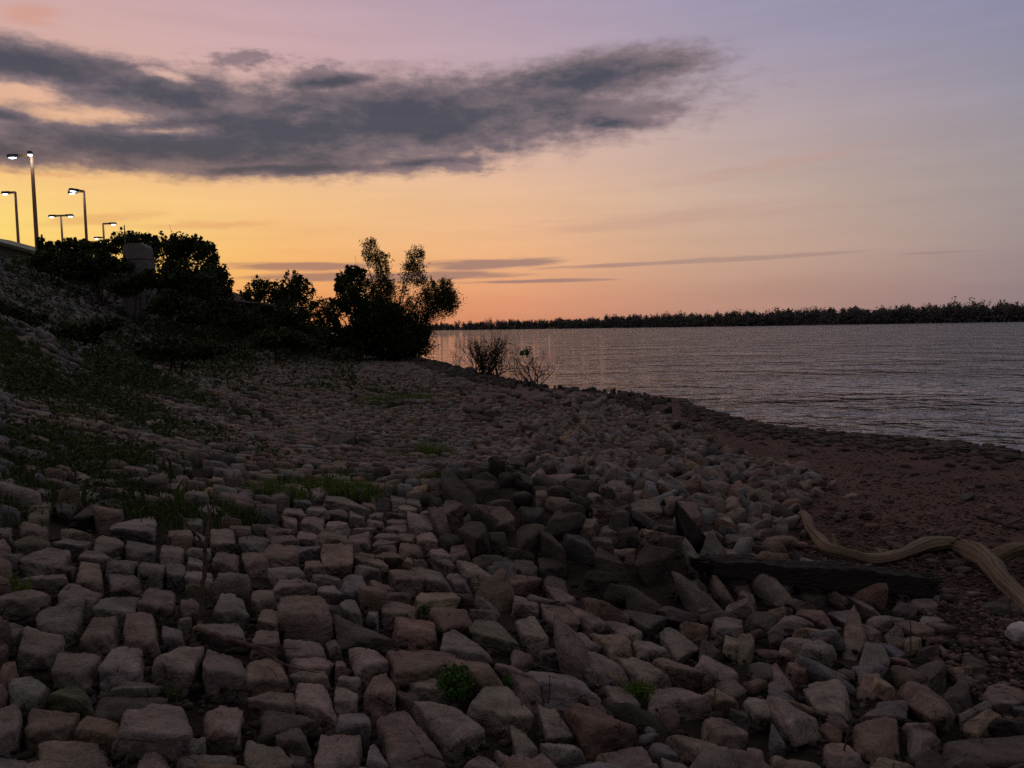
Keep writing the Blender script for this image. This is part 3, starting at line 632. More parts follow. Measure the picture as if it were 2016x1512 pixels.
# zones by where a point lies in the photograph's view (soft outlines)
toe_y = np.array([700, 770, 800, 832, 860, 880, 902, 930, 950, 1000, 1060, 1105, 1150, 1200, 1300, 1400, 1600.]); toe_x = np.array([1500, 1290, 1290, 1325, 1375, 1410, 1500, 1590, 1625, 1590, 1540, 1520, 1700, 1850, 1890, 2016, 2200.])
GR = [(120, 720, 330, 120, .80), (420, 650, 330, 60, .9), (560, 690, 260, 34, .75), (120, 880, 210, 90, .55), (300, 830, 150, 60, .6), (60, 980, 160, 60, .5), (480, 990, 70, 55, .55), (470, 930, 130, 45, .4),
      (780, 775, 90, 30, .8), (690, 955, 80, 30, .35), (545, 965, 60, 45, .4), (850, 885, 45, 32, .6), (850, 935, 25, 20, .6), (340, 1010, 90, 25, .6), (700, 870, 50, 16, .4), (360, 760, 220, 50, .5), (640, 760, 140, 30, .35)]
def grassy(px, py):
    g = np.zeros(np.shape(px))
    for (cx, cy, rx, ry, a) in GR: g = np.maximum(g, a*np.clip(1.6-1.3*np.hypot((px-cx)/rx, (py-cy)/ry), 0, 1))
    return g
# courses along the bank (axis t) and up the bank (axis n)
tdir = np.array((-.36, .933)); ndir = np.array((.933, .36))
pts = []
def lattice(t0, t1, n0, n1, st, sn, jit):
    T_, N_ = np.meshgrid(np.arange(t0, t1, st), np.arange(n0, n1, sn), indexing='ij')
    N_ = N_ + (np.arange(T_.shape[0])[:, None] % 2)*sn*.45
    x = T_*tdir[0] + N_*ndir[0]; y = T_*tdir[1] + N_*ndir[1]
    return np.stack((x + rng.normal(0, jit, x.shape), y + rng.normal(0, jit, x.shape)), -1).reshape(-1, 2)
near = lattice(-8, 24, -16, 14, .205, .235, .028)
far1 = lattice(24, 48, -30, 16, .27, .30, .04)
far2 = lattice(48, 84, -46, 18, .40, .44, .07)
cnt = 0
for arr, sz, n, rmin, rmax in ((near, .118, 5, 0, 24), (far1, .155, 3, 24, 48), (far2, .225, 3, 48, 84)):
    x, y = arr[:, 0], arr[:, 1]; z = terrain(x, y); s = sdist(x, y)
    px, py, dz = pix(np.stack((x, y, z), -1))
    keep = (s > .1) & (s < 33)
    vis = (dz > .5) & (px > -260) & (px < 2280) & (py < 1800)
    side = (np.hypot(x, y) < 7)
    keep &= vis | side
    tx = np.interp(py, toe_y, toe_x)
    beach = (px > tx + rng.normal(0, 18, len(x))) & (dz > .5) | ((s < 10.2) & (y < 14) & ((px < 0) | (px > 2016) | (dz < .5)))
    keep &= ~beach
    gz = grassy(px, py)*np.clip(.55+.9*wob(x, y, 1.9, 11), 0, 1.35)
    keep &= (rng.uniform(0, 1, len(x)) > gz*1.05)
    keep &= (rng.uniform(0, 1, len(x)) > np.where(s > 26, .35, np.where(s > 20, .15, .04)))
    dustz = np.exp(-(((px-1030)/290)**2+((py-775)/30)**2)); keep &= rng.uniform(0, 1, len(x)) > dustz*.9
    keep &= ~((px > 850) & (px < 1330) & (py > 930) & (py < 1190) & (np.abs((py-930) - (px-850)*.45) < 110) & (rng.uniform(0, 1, len(x)) < .4))
    keep &= (wob(x, y, .75, 23) > -.75) | (rng.uniform(0, 1, len(x)) < .35)
    keep &= ~taken(x, y, .06 if sz < .13 else 0)
    ledge = (s < 3.2) & (y > 24)
    for i in np.nonzero(keep)[0]:
        g = rng; loose = (px[i] > 900 + .6*(1050-py[i]) and s[i] < 17.5) or ledge[i] or s[i] > 19.5
        sx, sy = sz*g.uniform(.68, 1.0), sz*g.uniform(.60, .88)
        if g.uniform() < .035: sx *= 1.7; sy *= 1.7
        if loose: sx *= g.uniform(.9, 2.1); sy *= g.uniform(.7, 1.4)
        if ledge[i]: sx *= .75; sy *= .75
        if y[i] < 11: sx = min(sx, .17); sy = min(sy, .14)
        th = math.atan2(ndir[1], ndir[0]) + (g.uniform(0, 3.14) if loose else g.normal(0, .12))
        ca, sa = math.cos(th), math.sin(th); c0 = np.array((x[i], y[i], 0))
        cs = [np.array((u*sx*g.uniform(.8, 1.08), v*sy*g.uniform(.8, 1.08))) for u, v in ((-1, -1), (1, -1), (1, 1), (-1, 1))]
        P = [c0 + np.array((a[0]*ca-a[1]*sa, a[0]*sa+a[1]*ca, 0)) for a in cs]
        sl = z[i]; hgt = sz*(g.uniform(.55, 1.15) if not loose else g.uniform(.3, 1.4))
        U, Q = stone_unit(n, g, chop=9 if loose else 5, p=44 if loose else 18, rough=.02, tilt=.3 if loose else .16, lim=.82 if loose else .98)
        V = warp(U, *P, -.10, hgt)
        if loose: ax = np.clip(g.normal(0, .34, 2), -.5, .5); V[:, 2] += (V[:, 0]-x[i])*ax[0] + (V[:, 1]-y[i])*ax[1]
        gxs = (terrain(x[i]+.2, y[i])-sl)/.2; gys = (terrain(x[i], y[i]+.2)-sl)/.2
        V[:, 2] += sl + (V[:, 0]-x[i])*gxs + (V[:, 1]-y[i])*gys
        cn = g.choice(['pinkish', 'brown', 'grey-brown', 'grey', 'reddish', 'dark', 'tan'], p=[.19, .17, .33, .18, .04, .07, .02])
        if ledge[i]: cn = 'dark'
        if s[i] > 18.5: cn = g.choice(['grey', 'slate', 'slate', 'grey-brown', 'dark'])  # upper slope faces away from the glow; that shade is in these tints
        if 850 < px[i] < 1350 and 930 < py[i] < 1200 and abs((py[i]-930) - (px[i]-850)*.45) < 110: cn = 'dark'  # fill stones within the heap take the dark tint as its shade
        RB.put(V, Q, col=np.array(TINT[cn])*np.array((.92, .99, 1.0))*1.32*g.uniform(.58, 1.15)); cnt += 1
# small broken pieces wedged between the near rocks
def mark(x, y, r):
    i0, j0 = int((x-OX)/RES), int((y-OY)/RES); k = max(int(r/RES), 0)
    occ[max(i0-k, 0):i0+k+1, max(j0-k, 0):j0+k+1] = True
arr = rng.uniform((-5, 2), (8, 12), (26000, 2)); z = terrain(arr[:, 0], arr[:, 1])
px, py, dz = pix(np.column_stack((arr, z))); tx = np.interp(py, toe_y, toe_x)
keep = (px < tx-10) & (px > 1250) & (py < 1640) & (py > 1180)
for (x, y), z0, px0 in zip(arr[keep], z[keep], px[keep]):
    if taken(x, y, .05): continue
    g = rng; r = g.uniform(.02, .055); mark(x, y, r*.8); th = g.uniform(0, 3.14); ca, sa = math.cos(th), math.sin(th)
    U, Q = stone_unit(4, g, 8, 26, .02, .25); V = U*np.array((r*g.uniform(.9, 1.6), r, r*g.uniform(.4, .8)))
    ax = g.normal(0, .3, 2); V[:, 2] += V[:, 0]*ax[0] + V[:, 1]*ax[1]
    V = np.stack((V[:, 0]*ca-V[:, 1]*sa, V[:, 0]*sa+V[:, 1]*ca, V[:, 2]+r*.1), 1) + np.array((x, y, z0))
    cn = g.choice(['brown', 'grey-brown', 'dark', 'grey', 'pinkish']); RB.put(V, Q, col=np.array(TINT[cn])*1.2*g.uniform(.55, 1.1)); cnt += 1
print('procedural stones', cnt)
add('riprap', RB.mesh('riprap'), MAT['stone'], kind='stuff', label='weathered stones covering the bank beyond the nearest paving', cat='stones')

# ---- gravel on the red beach and in the joints
GB = Bag()
def gravel(N, fx, fy, smin, smax, cols):
    P = hit(fx, fy, 0)
    for p in P:
        if sdist(p[0], p[1]) < .02 or p[1] > 60: continue
        g = rng; r = g.uniform(smin, smax)*g.uniform(.5, 1)
        U, Q = stone_unit(2, g, 3, 9, 0, .2)
        th = g.uniform(0, 3.14); ca, sa = math.cos(th), math.sin(th)
        V = U*np.array((r*g.uniform(.8, 1.5), r, r*.55)); V = np.stack((V[:, 0]*ca-V[:, 1]*sa, V[:, 0]*sa+V[:, 1]*ca, V[:, 2]+r*.2), 1) + p
        GB.put(V, Q, col=np.array(cols[g.integers(len(cols))])*g.uniform(.6, 1.25))
n = 14000
gy_ = 790 + 640*rng.uniform(0, 1, n)**1.3; gx_ = np.interp(gy_, toe_y, toe_x) + rng.uniform(-60, 600, n)
ok = gx_ < 2150
gravel(n, gx_[ok], gy_[ok], .008, .028, [(.15, .09, .075), (.19, .12, .10), (.10, .065, .055), (.24, .18, .16), (.08, .065, .055)])
gravel(n, gx_[ok][::45]+5, gy_[ok][::45]+3, .04, .09, [(.20, .13, .11), (.24, .19, .17), (.12, .09, .08)])
n = 1500                                                                     # waterline cobbles
t = rng.uniform(0, 1, n); sx_ = np.interp(t, np.linspace(0, 1, 8), [1340, 1368, 1440, 1520, 1640, 1800, 1900, 2100]); sy_ = np.interp(t, np.linspace(0, 1, 8), [783, 800, 822, 839, 851, 864, 874, 900])
gravel(n, sx_, sy_ + rng.gamma(1.5, 7, n), .04, .13, [(.07, .06, .055), (.11, .09, .08), (.15, .12, .10)])
n = 2200
gravel(n, rng.uniform(-50, 2060, n), 1000 + 540*rng.uniform(0, 1, n), .008, .03, [(.06, .048, .04), (.09, .07, .06), (.045, .036, .032)])
add('gravel', GB.mesh('gravel'), MAT['stone'], kind='stuff', label='reddish gravel scattered over the beach and joints', cat='gravel')

# ------------------------------------------------------------------ leaves, grass, twigs
def leaf_quads(P, size, el, g, up_bias=0.0, droop=0.0):
    """one diamond-shaped leaf per point: returns V, Q"""
    n = len(P); size = np.broadcast_to(np.asarray(size, float), (n,))
    a = g.normal(0, 1, (n, 3)); a[:, 2] = a[:, 2]*(1-droop) - droop*1.2
    a /= np.linalg.norm(a, axis=1, keepdims=True)
    b = g.normal(0, 1, (n, 3)); b -= a*(a*b).sum(1, keepdims=True); b /= np.linalg.norm(b, axis=1, keepdims=True)
    L = (a*size[:, None]); Wd = b*(size*el)[:, None]
    V = np.stack((P-L, P-Wd, P+L, P+Wd), 1).reshape(-1, 3)
    Q = np.arange(4*n).reshape(-1, 4)
    return V, Q
def cloud_pts(cen, rad_, n, g, clump=30, spread=.2, shell=.35):
    """points in an ellipsoid, gathered in clumps so gaps stay between them"""
    cen = np.asarray(cen, float); rad_ = np.asarray(rad_, float)
    m = max(3, n//clump)
    d = g.normal(0, 1, (m, 3)); d /= np.linalg.norm(d, axis=1, keepdims=True)
    r = (shell + (1-shell)*g.uniform(0, 1, m))**.6 * g.uniform(.55, 1.05, m)
    cc = d*r[:, None]
    k = g.integers(0, m, n)
    sc = spread*g.uniform(.6, 1.4, m)
    q = cc[k] + np.clip(g.normal(0, .8, (n, 3)), -1.3, 1.3)*sc[k][:, None]*1.15
    return cen + q*rad_, k
def crown(lobes, g, size, el=.5, clump=30, spread=.2, droop=0.0):
    B = Bag()
    for cen, r, n in lobes:
        P, k = cloud_pts(cen, r, n, g, clump, spread)
        V, Q = leaf_quads(P, size*g.uniform(.6, 1.3, n), el, g, droop=droop)
        tone = g.uniform(0, 1, k.max()+1)[k]*.7 + g.uniform(0, .3, n)
        B.put(V, Q, col=np.repeat(tone, 4)[:, None]*np.ones(3))
    return B
def plant(name, cat, label, base, lobes_px, D, mleaf, size, n, group=None, el=.5, clump=30, spread=.2, droop=0, seed=1, stems=3, depth=.7, trunk_r=.07):
    """lobes_px: (cx, cy, rx, ry, density) outlines of the crown in photo pixels, set at distance D and given depth"""
    g = np.random.default_rng(seed); k = D/F0
    base = np.asarray(base, float)
    root = thing(name, base, label, cat, group)
    L = []; tot = sum(l[2]*l[3]*l[4] for l in lobes_px)
    for (cx, cy, rx, ry, dn) in lobes_px:
        c = at(cx, cy, D + g.uniform(-.3, .3)*rx*k)
        L.append((c - base, (rx*k, max(rx, ry)*k*depth, ry*k), max(30, int(n*rx*ry*dn/tot))))
    for c, r, nn in list(L):                                                  # ragged sprays along the upper rim
        for j in range(5):
            a = g.uniform(.15, 2.99); f = g.uniform(.22, .42)
            L.append((c + np.array((math.cos(a)*r[0]*.85, g.normal(0, .3)*r[1], math.sin(a)*r[2]*.78)), tuple(np.array(r)*f*np.array((.8, .8, 1.2))), max(8, int(nn*.05))))
    B = crown(L, g, size, el, clump, spread, droop)
    add('crown', B.mesh('crown', False), mleaf, root)
    T = Bag()
    for j, (c, r, _) in enumerate(L[:len(lobes_px)]):
        for s_ in range(max(1, stems if j < 2 else 1)):
            e = c + np.array(r)*g.normal(0, .3, 3) + np.array((0, 0, r[2]*.4))
            b0 = np.array((g.normal(0, .15), g.normal(0, .15), -.2))
            mid = b0*.4 + e*.45 + np.array((g.normal(0, .2), g.normal(0, .2), abs(e[2])*.12))
            P = smooth_path([b0, mid, e], 9); T.put(*tube(P, np.linspace(trunk_r, trunk_r*.15, 9), 6))
            for b_ in range(5):
                i0 = g.integers(4, 8); tip = c + np.array(r)*g.normal(0, .5, 3)
                T.put(*tube(smooth_path([P[i0], (P[i0]+tip)/2+np.array((0, 0, .15)), tip], 5), np.linspace(trunk_r*.3, .008, 5), 4))
    add('trunk', T.mesh('trunk'), MAT['bark'], root)
    return root
def gp(px, py): return hit([px], [py])[0]
def on_ground(x, y): return np.array((x, y, float(terrain(x, y))))
def base_at(px, D):
    p = at(px, 600, D); return on_ground(p[0], p[1])

# ---- grass: blades by the thousand over the grassy parts of the bank
def blades(P, h, w, g, lean=.5):
    n = len(P); h = np.broadcast_to(h, (n,))*g.uniform(.5, 1.25, n)
    a = g.uniform(0, 6.283, n); d = np.stack((np.cos(a), np.sin(a), 0*a), 1)
    b = g.uniform(0, 6.283, n); s = np.stack((np.cos(b), np.sin(b), 0*b), 1)*np.broadcast_to(w, (n,))[:, None]
    ln = np.abs(g.normal(0, lean, n))
    m = P + d*(h*ln*.3)[:, None] + np.array((0, 0, 1))*(h*.6)[:, None]
    t = P + d*(h*ln)[:, None] + np.array((0, 0, 1))*(h*(1-.3*np.minimum(ln, 1.5)))[:, None]
    V = np.stack((P-s, P+s, m+s*.7, m-s*.7, t), 1).reshape(-1, 3)
    i = np.arange(n)[:, None]*5
    return V, i+np.array([[0, 1, 2, 3]]), i+np.array([[3, 2, 4]])
def tone(n, k, g): return np.repeat(g.uniform(0, 1, n), k)[:, None]*np.ones(3)
g = np.random.default_rng(21)
GS = Bag()
N = 60000
ci = g.choice(len(GR), N, p=np.array([c[2]*c[3]*c[4] for c in GR])/sum(c[2]*c[3]*c[4] for c in GR))
G = np.array(GR)[ci]
gpx = G[:, 0] + G[:, 2]*g.normal(0, .55, N); gpy = G[:, 1] + G[:, 3]*g.normal(0, .55, N)
P = hit(gpx, np.maximum(gpy, 560))
m = np.clip(.55+.9*wob(P[:, 0], P[:, 1], 1.9, 11), 0, 1) > g.uniform(0, .9, N)
m &= (P[:, 1] < 80) & (sdist(P[:, 0], P[:, 1]) > 2)
P = P[m]; dd = P[:, 1]
V, Q, T = blades(P, np.clip(.05+.007*dd, .08, .22), np.clip(.0035+.0006*dd, .004, .03), g)
GS.put(V, Q, T, col=tone(len(P), 5, g))
# low grass all along the upper bank
N = 26000
x = g.uniform(-60, 2, N); y = g.uniform(6, 82, N); s = sdist(x, y); m = (s > 17.5) & (s < 36) & (np.clip(.5+wob(x, y, .9, 15), 0, 1) > g.uniform(0, .8, N)); x, y = x[m], y[m]
P = np.stack((x, y, terrain(x, y)), 1); V, Q, T = blades(P, .26, .022, g); GS.put(V, Q, T, col=tone(len(P), 5, g))
add('grass', GS.mesh('grass', False), MAT['grass'], kind='stuff', label='dark grass growing between stones on the bank', cat='grass')

# ---- single tufts and herbs
def tuft(px, py, wpx, hpx, n, label, seed, m='bright'):
    g = np.random.default_rng(seed); b = gp(px, py); k = b[1]/F0
    P = np.stack((np.clip(g.normal(0, .32, n), -.62, .62)*wpx*k, np.clip(g.normal(0, .28, n), -.55, .55)*wpx*k, np.zeros(n)), 1)
    P[:, 2] = terrain(P[:, 0]+b[0], P[:, 1]+b[1]) - b[2]
    V, Q, T = blades(P, hpx*k*1.0, .0028+.00035*b[1], g, .7); B = Bag(); B.put(V, Q, T, col=tone(n, 5, g))
    return add('grass_tuft', B.mesh('grass_tuft', False), MAT[m], loc=b, label=label, cat='grass tuft', group='grass tufts among the stones')
tuft(1258, 1372, 55, 39, 143, 'bright green grass tuft between two near paving stones', 31)
tuft(545, 985, 85, 43, 385, 'tall bright grass tuft left end of the patch amid paving', 32)
tuft(690, 975, 105, 36, 440, 'wide bright grass tuft just above a long grey paving stone', 33)
tuft(620, 960, 70, 25, 192, 'low grass tuft between two brighter tufts on the paving', 34)
tuft(852, 900, 60, 32, 192, 'green grass tuft right of the round dark boulder', 35)
tuft(846, 952, 40, 24, 121, 'small grass tuft just above the dark boulder heap', 36)
tuft(335, 1375, 34, 25, 82, 'dark grass tuft beside a broad flat stone near the lower left', 37, 'grass')
tuft(797, 905, 50, 18, 110, 'thin grass tuft among pinkish paving right of the round boulder', 38)
tuft(15, 1165, 60, 36, 143, 'green grass clump at the left edge above a big pinkish stone', 39)
tuft(480, 1025, 80, 36, 231, 'dark leafy grass tuft above the pale block by the stick', 40, 'grass')
tuft(745, 800, 70, 21, 176, 'yellow green grass tuft on the far paving below the willow', 41)
tuft(810, 790, 90, 20, 209, 'broad green grass tuft on the far paving near the water', 42)
tuft(745, 990, 24, 20, 77, 'tiny grass tuft at the right end of the grass patch', 43)
tuft(1490, 1420, 44, 17, 77, 'mossy green tuft between rounded rocks near the lower right', 44, 'grass')
def herb(px, py, rpx, n, label, seed, leaf):
    g = np.random.default_rng(seed); b = gp(px, py+rpx*.8); k = b[1]/F0; r = rpx*k
    root = thing('leafy_plant', b, label, 'plant', 'small leafy plants between the stones')
    P, kk = cloud_pts((0, 0, r*.9), (r, r*.9, r*.85), n, g, 14, .22)
    V, Q = leaf_quads(P, leaf*g.uniform(.6, 1.3, n), .75, g); B = Bag(); B.put(V, Q, col=np.repeat(g.uniform(0, 1, n), 4)[:, None]*np.ones(3))
    add('foliage', B.mesh('foliage', False), MAT['herb'], root)
    T = Bag()
    for i in range(14): T.put(*tube(smooth_path([(0, 0, -.02), P[i]*np.array((.4, .4, .6)), P[i]], 5), np.linspace(.003, .001, 5), 4))
    add('stem', T.mesh('stem'), MAT['stick'], root)
herb(900, 1345, 40, 750, 'round bushy green plant between near paving stones', 51, .011)
herb(998, 1345, 19, 200, 'small green plant right of the round bushy plant', 52, .009)
herb(834, 1202, 14, 130, 'tiny green plant beside a pinkish stone in the middle', 53, .009)

# ---- thin dry stalks, sticks
def sticks(name, label, cat, base, strokes, mkey, sides=7, seed=0):
    """strokes: list of (points, r0, r1); points are world positions"""
    B = Bag()
    for i, (P, r0, r1) in enumerate(strokes):
        P = smooth_path(P, 4*len(P)); gg = np.random.default_rng(seed+i)
        P = P + gg.normal(0, 1, P.shape)*min(r0*.22, .012)
        B.put(*tube(P - base, np.linspace(r0, r1, len(P)), sides, .06, i))
    return add(name, B.mesh(name), MAT[mkey], loc=base, label=label, cat=cat)
def scr(L, D0, base_off=0):
    return [at(x, y, D0 + dd) for x, y, dd in L]
b = gp(392, 1228); D = b[1]
sticks('dead_stick', 'forked dead stick standing upright among paving stones', 'stick', b,
       [(scr([(390, 1232, 0), (396, 1190, 0), (402, 1134, .02), (404, 1085, .03)], D), .013, .011), (scr([(404, 1085, .03), (408, 1050, .05), (412, 1015, .08), (406, 985, .1)], D), .010, .004),
        (scr([(404, 1088, .03), (394, 1062, 0), (378, 1044, -.02), (362, 1022, -.02), (348, 1006, -.02)], D), .009, .003), (scr([(388, 1236, -.05), (378, 1250, -.1), (360, 1266, -.15)], D), .013, .008),
        (scr([(396, 1225, -.05), (392, 1245, -.1), (376, 1264, -.12)], D), .014, .009), (scr([(380, 1205, 0), (386, 1225, 0), (392, 1236, 0)], D), .005, .008)], 'stick', seed=61)
b = gp(390, 1246); D = b[1]-.18
sticks('fallen_branch', 'broken dead branch lying right of the upright stick', 'branch', b,
       [(scr([(384, 1236, .1), (410, 1246, 0), (450, 1258, -.05), (495, 1272, -.08), (530, 1290, -.12)], D), .015, .008), (scr([(530, 1290, -.12), (570, 1312, -.2), (628, 1324, -.25)], D), .007, .002),
        (scr([(480, 1266, -.08), (530, 1272, -.05), (590, 1278, 0)], D), .005, .002), (scr([(500, 1270, -.1), (540, 1284, -.12), (552, 1286, -.1)], D), .005, .002)], 'stick', seed=66)
def stalk(px, y0, y1, label, seed, r=.004, bend=8):
    b = gp(px, y1); D = b[1]
    sticks('dry_stalk', label, 'stalk', b, [(scr([(px-2, y1+6, 0), (px+bend*.3, (y0+y1)/2, 0), (px+bend, y0, 0)], D), r, r*.5), (scr([(px+bend*.3, (y0+y1)/2, 0), (px+bend+5, (y0+y1)/2-10, 0)], D), r*.6, r*.3)], 'twig', 5, seed)
stalk(1406, 1318, 1392, 'dry stalk standing before a pinkish rock near the lower right', 71)
stalk(1794, 1212, 1290, 'thin dark stalk standing on the rubble below the timber', 72, .005, -3)
stalk(1082, 1328, 1378, 'thin black weed stalk standing on the cracked pale slab', 73, .0035, 0)
stalk(1660, 1418, 1500, 'curved dry twig leaning on rocks at the lower right', 74, .005, 18)
b = gp(1100, 1352)
sticks('dead_weed', 'tangled dry weed strands lying on the cracked pale slab', 'weed', b,
       [([gp(x, y)+np.array((0, 0, .085)) for x, y in L], .0028, .0015) for L in ([(1045, 1338), (1080, 1349), (1125, 1362), (1160, 1380)], [(1095, 1325), (1115, 1345), (1150, 1372)], [(1135, 1322), (1145, 1340), (1165, 1348), (1180, 1362)], [(1070, 1315), (1085, 1330), (1105, 1328), (1095, 1315)])], 'twig', 5, 75)

def grain(V, sides, rings, P, seed):
    """long cracks and streaks running along a weathered trunk"""
    g = np.random.default_rng(seed); V = V.copy(); col = np.ones((len(V), 3))*np.array((.21, .16, .112))
    a = np.arange(sides)/sides*6.283; i = np.arange(rings)
    A = a[None]; I = i[:, None]*90/rings
    f = sum(g.uniform(.5, 1)*np.sin(k*(A+.012*I+.06*np.sin(.11*I+k))+g.uniform(0, 6.28)) for k in (7, 11, 16, 23))/2.2
    body = V[:rings*sides].reshape(rings, sides, 3)
    body += (body-P[:, None])*(.045*f)[..., None]
    col[:rings*sides] *= np.clip(.85+.5*f+.12*np.sin(.4*I), .35, 1.5).reshape(-1, 1)
    return V, col
# ---- driftwood log, soaked timber, foam
pth = [(1578, 1018), (1592, 1034), (1606, 1056), (1630, 1076), (1668, 1091), (1720, 1098), (1775, 1092), (1835, 1080), (1875, 1080), (1915, 1096), (1955, 1126), (1995, 1164), (2040, 1212), (2085, 1262)]
rpx = np.array([6, 9, 11, 12, 13, 12.5, 12, 13, 15, 18, 20, 19, 17, 15.])
G0 = hit([p[0] for p in pth], [p[1]+12 for p in pth])
Rr = rpx*G0[:, 1]/F0
lift = np.array([.10, .06, .03, 0, 0, .0, .02, .05, .06, .04, .02, 0, 0, 0])
P = G0 + np.stack((0*Rr, 0*Rr, Rr*.75+lift), 1)
base = P[5].copy(); base[2] -= Rr[5]
root = thing('driftwood_log', base, 'long curved weathered driftwood log lying on the red beach', 'driftwood')
PP = smooth_path(P, 90); RRs = np.interp(np.linspace(0, 1, 90), np.linspace(0, 1, len(Rr)), Rr)*(1+.10*np.sin(np.arange(90)*.42)+.06*np.sin(np.arange(90)*1.3+1)+.16*np.exp(-((np.arange(90)-16)/1.8)**2)+.14*np.exp(-((np.arange(90)-47)/2.2)**2)+.12*np.exp(-((np.arange(90)-63)/2)**2))
PP[:, 2] += .012*np.sin(np.arange(90)*.31); PP[:, 0] += .015*np.sin(np.arange(90)*.5)
B = Bag(); V, Q, T = tube(PP-base, RRs, 64, .07, 5); V, c = grain(V, 64, 90, PP-base, 5); B.put(V, Q, T, col=c); add('trunk', B.mesh('trunk'), MAT['drift'], root)
B = Bag()
s0 = PP[66]-base; e0 = at(2030, 1076, G0[10, 1]+.35)-base
Pb = smooth_path([s0, (s0+e0)/2+np.array((0, 0, .03)), e0, e0+(e0-s0)*.4], 22); V, Q, T = tube(Pb, np.linspace(.085, .05, 22), 40, .08, 8); V, c = grain(V, 40, 22, Pb, 6); B.put(V, Q, T, col=c); add('branch', B.mesh('branch'), MAT['drift'], root)
for q_, dv in ((24, (.02, .10, .10)), (52, (.06, -.10, .07)), (38, (-.05, .12, .03))):      # broken stubs of side branches
    B = Bag(); b0 = PP[q_]-base; Pb = smooth_path([b0, b0+np.array(dv)*.8, b0+np.array(dv)*1.3+np.array((0, 0, .02))], 9); V, Q, T = tube(Pb, np.linspace(.036, .016, 9), 18, .1, q_); V, c_ = grain(V, 18, 9, Pb, q_); B.put(V, Q, T, col=c_); add('branch_stub', B.mesh('branch_stub'), MAT['drift'], root)
# the black timber
a, c = hit([1372, 1836], [1134, 1174]); L = np.linalg.norm(c-a); n = 40
U, Q = cube_sphere(40); g = np.random.default_rng(81)
N6 = AX*1.0; q = np.maximum(U @ N6.T, 0); r = (q**26).sum(1)**(-1/26); U = U*r[:, None]
t = U[:, 0]; ax = (c-a)/L; sd = np.array((-ax[1], ax[0], 0)); hw = .115 - .012*t; hh = .082 + .016*np.sin(2.2*t+.5) + .008*np.sin(7*t)
V = (a+c)/2 + np.outer(t*L/2*1.0, ax) + np.outer(U[:, 1]*hw*(1-.28*np.clip(-t-.75, 0, 1)/.25), sd) + np.outer(U[:, 2]*hh*(1-.35*np.clip(-t-.75, 0, 1)/.25), (0, 0, 1))
V[:, 2] += .098
an = np.arctan2(U[:, 2], U[:, 1]); V += np.outer(.004*np.sin(9*an+3*t)+.003*np.sin(17*an-4*t+1)+.003*np.sin(29*an), (0, 0, 1))
V += .005*np.sin(V @ g.normal(0, 14, 3))[:, None]*np.array((0, .6, 1)) + .006*np.sin(V @ g.normal(0, 40, 3))[:, None]*np.array((.4, .6, 1))
V -= np.outer(np.where(np.abs(t) > .97, (.05*np.sin(19*U[:, 1]+7*U[:, 2])+.05*np.sin(31*U[:, 2]+3)+.05)*np.sign(t), 0), ax)
bs = (a+c)/2
me = new_mesh('timber', V-bs, Q, True)
to = add('timber', me, MAT['beam'], loc=bs, label='black soaked timber beam lying across the rubble edge', cat='timber')
b = gp(1975, 1046)
sticks('driftwood_branch', 'thin dark driftwood branch lying on the beach near the right edge', 'driftwood', b, [([hit([x], [y])[0]+np.array((0, 0, .03)) for x, y in ((1925, 1022), (1950, 1028), (1985, 1040), (2020, 1047), (2060, 1050))], .028, .014), ([hit([x], [y])[0]+np.array((0, 0, .05)) for x, y in ((1985, 1040), (2010, 1030), (2035, 1018))], .014, .006)], 'bark', 8, 83)
b = gp(2002, 1262); g = np.random.default_rng(82); U, Q = stone_unit(13, g, 9, 12, .02, .2); k = b[1]/F0
me = new_mesh('foam_chunk', U*np.array((25*k, 21*k, 18*k))+np.array((6*k, 0, 17*k)), Q, True)
add('foam_chunk', me, MAT['white'], loc=b, label='white rounded foam chunk lying on the red beach', cat='foam')

# ---- bare bushes at the waterline
def bare_bush(name, label, px, py, hpx, wpx, n, seed, leaves=None, fork=3, r0=.022, mass=0, group=None):
    g = np.random.default_rng(seed); b = gp(px, py); k = b[1]/F0; H = hpx*k; Wd = wpx*k/2
    root = thing(name, b, label, 'bush', group); T = Bag(); Wd *= 1.35
    def branch(p, d, L, r, lv):
        P = [p]; m = 5
        for i in range(m):
            d = d + g.normal(0, .20, 3) + np.array((0, 0, .05)); d /= np.linalg.norm(d); P.append(P[-1]+d*L/m)
        P = np.array(P); T.put(*tube(P, np.linspace(r, r*.45, len(P)), 5 if lv else 6, cap=False))
        if lv < 3:
            for j in range(fork if lv < 2 else 2):
                i = g.integers(2, m+1); dd = d + g.normal(0, .62, 3); dd[2] += .2; dd /= np.linalg.norm(dd)
                branch(P[i], dd, L*g.uniform(.45, .75), r*.5, lv+1)
    for i in range(n):
        a = g.uniform(0, 6.283); sp_ = g.uniform(.1, 1)
        d = np.array((math.cos(a)*Wd*sp_*1.3, math.sin(a)*Wd*sp_, H*g.uniform(.35, 1))); d /= np.linalg.norm(d)
        branch(np.array((g.normal(0, .12*Wd), g.normal(0, .12*Wd), -.1)), d, H*g.uniform(.42, .62), r0*g.uniform(.6, 1.2), 0)
    add('branches', T.mesh('branches'), MAT['bark'], root)
    if leaves:
        B = Bag()
        for (lx, ly, lr, ln, sz) in leaves:
            c = at(lx, ly, b[1]) - b; P, kk = cloud_pts(c, (lr*k, lr*k, lr*k), ln, g, 14, .3)
            V, Q = leaf_quads(P, sz*g.uniform(.6, 1.3, ln), .5, g); B.put(V, Q, col=np.repeat(g.uniform(0, 1, ln), 4)[:, None]*np.ones(3))
        add('foliage', B.mesh('foliage', False), MAT['herb'] if not mass else MAT['leaf'], root)
    return root
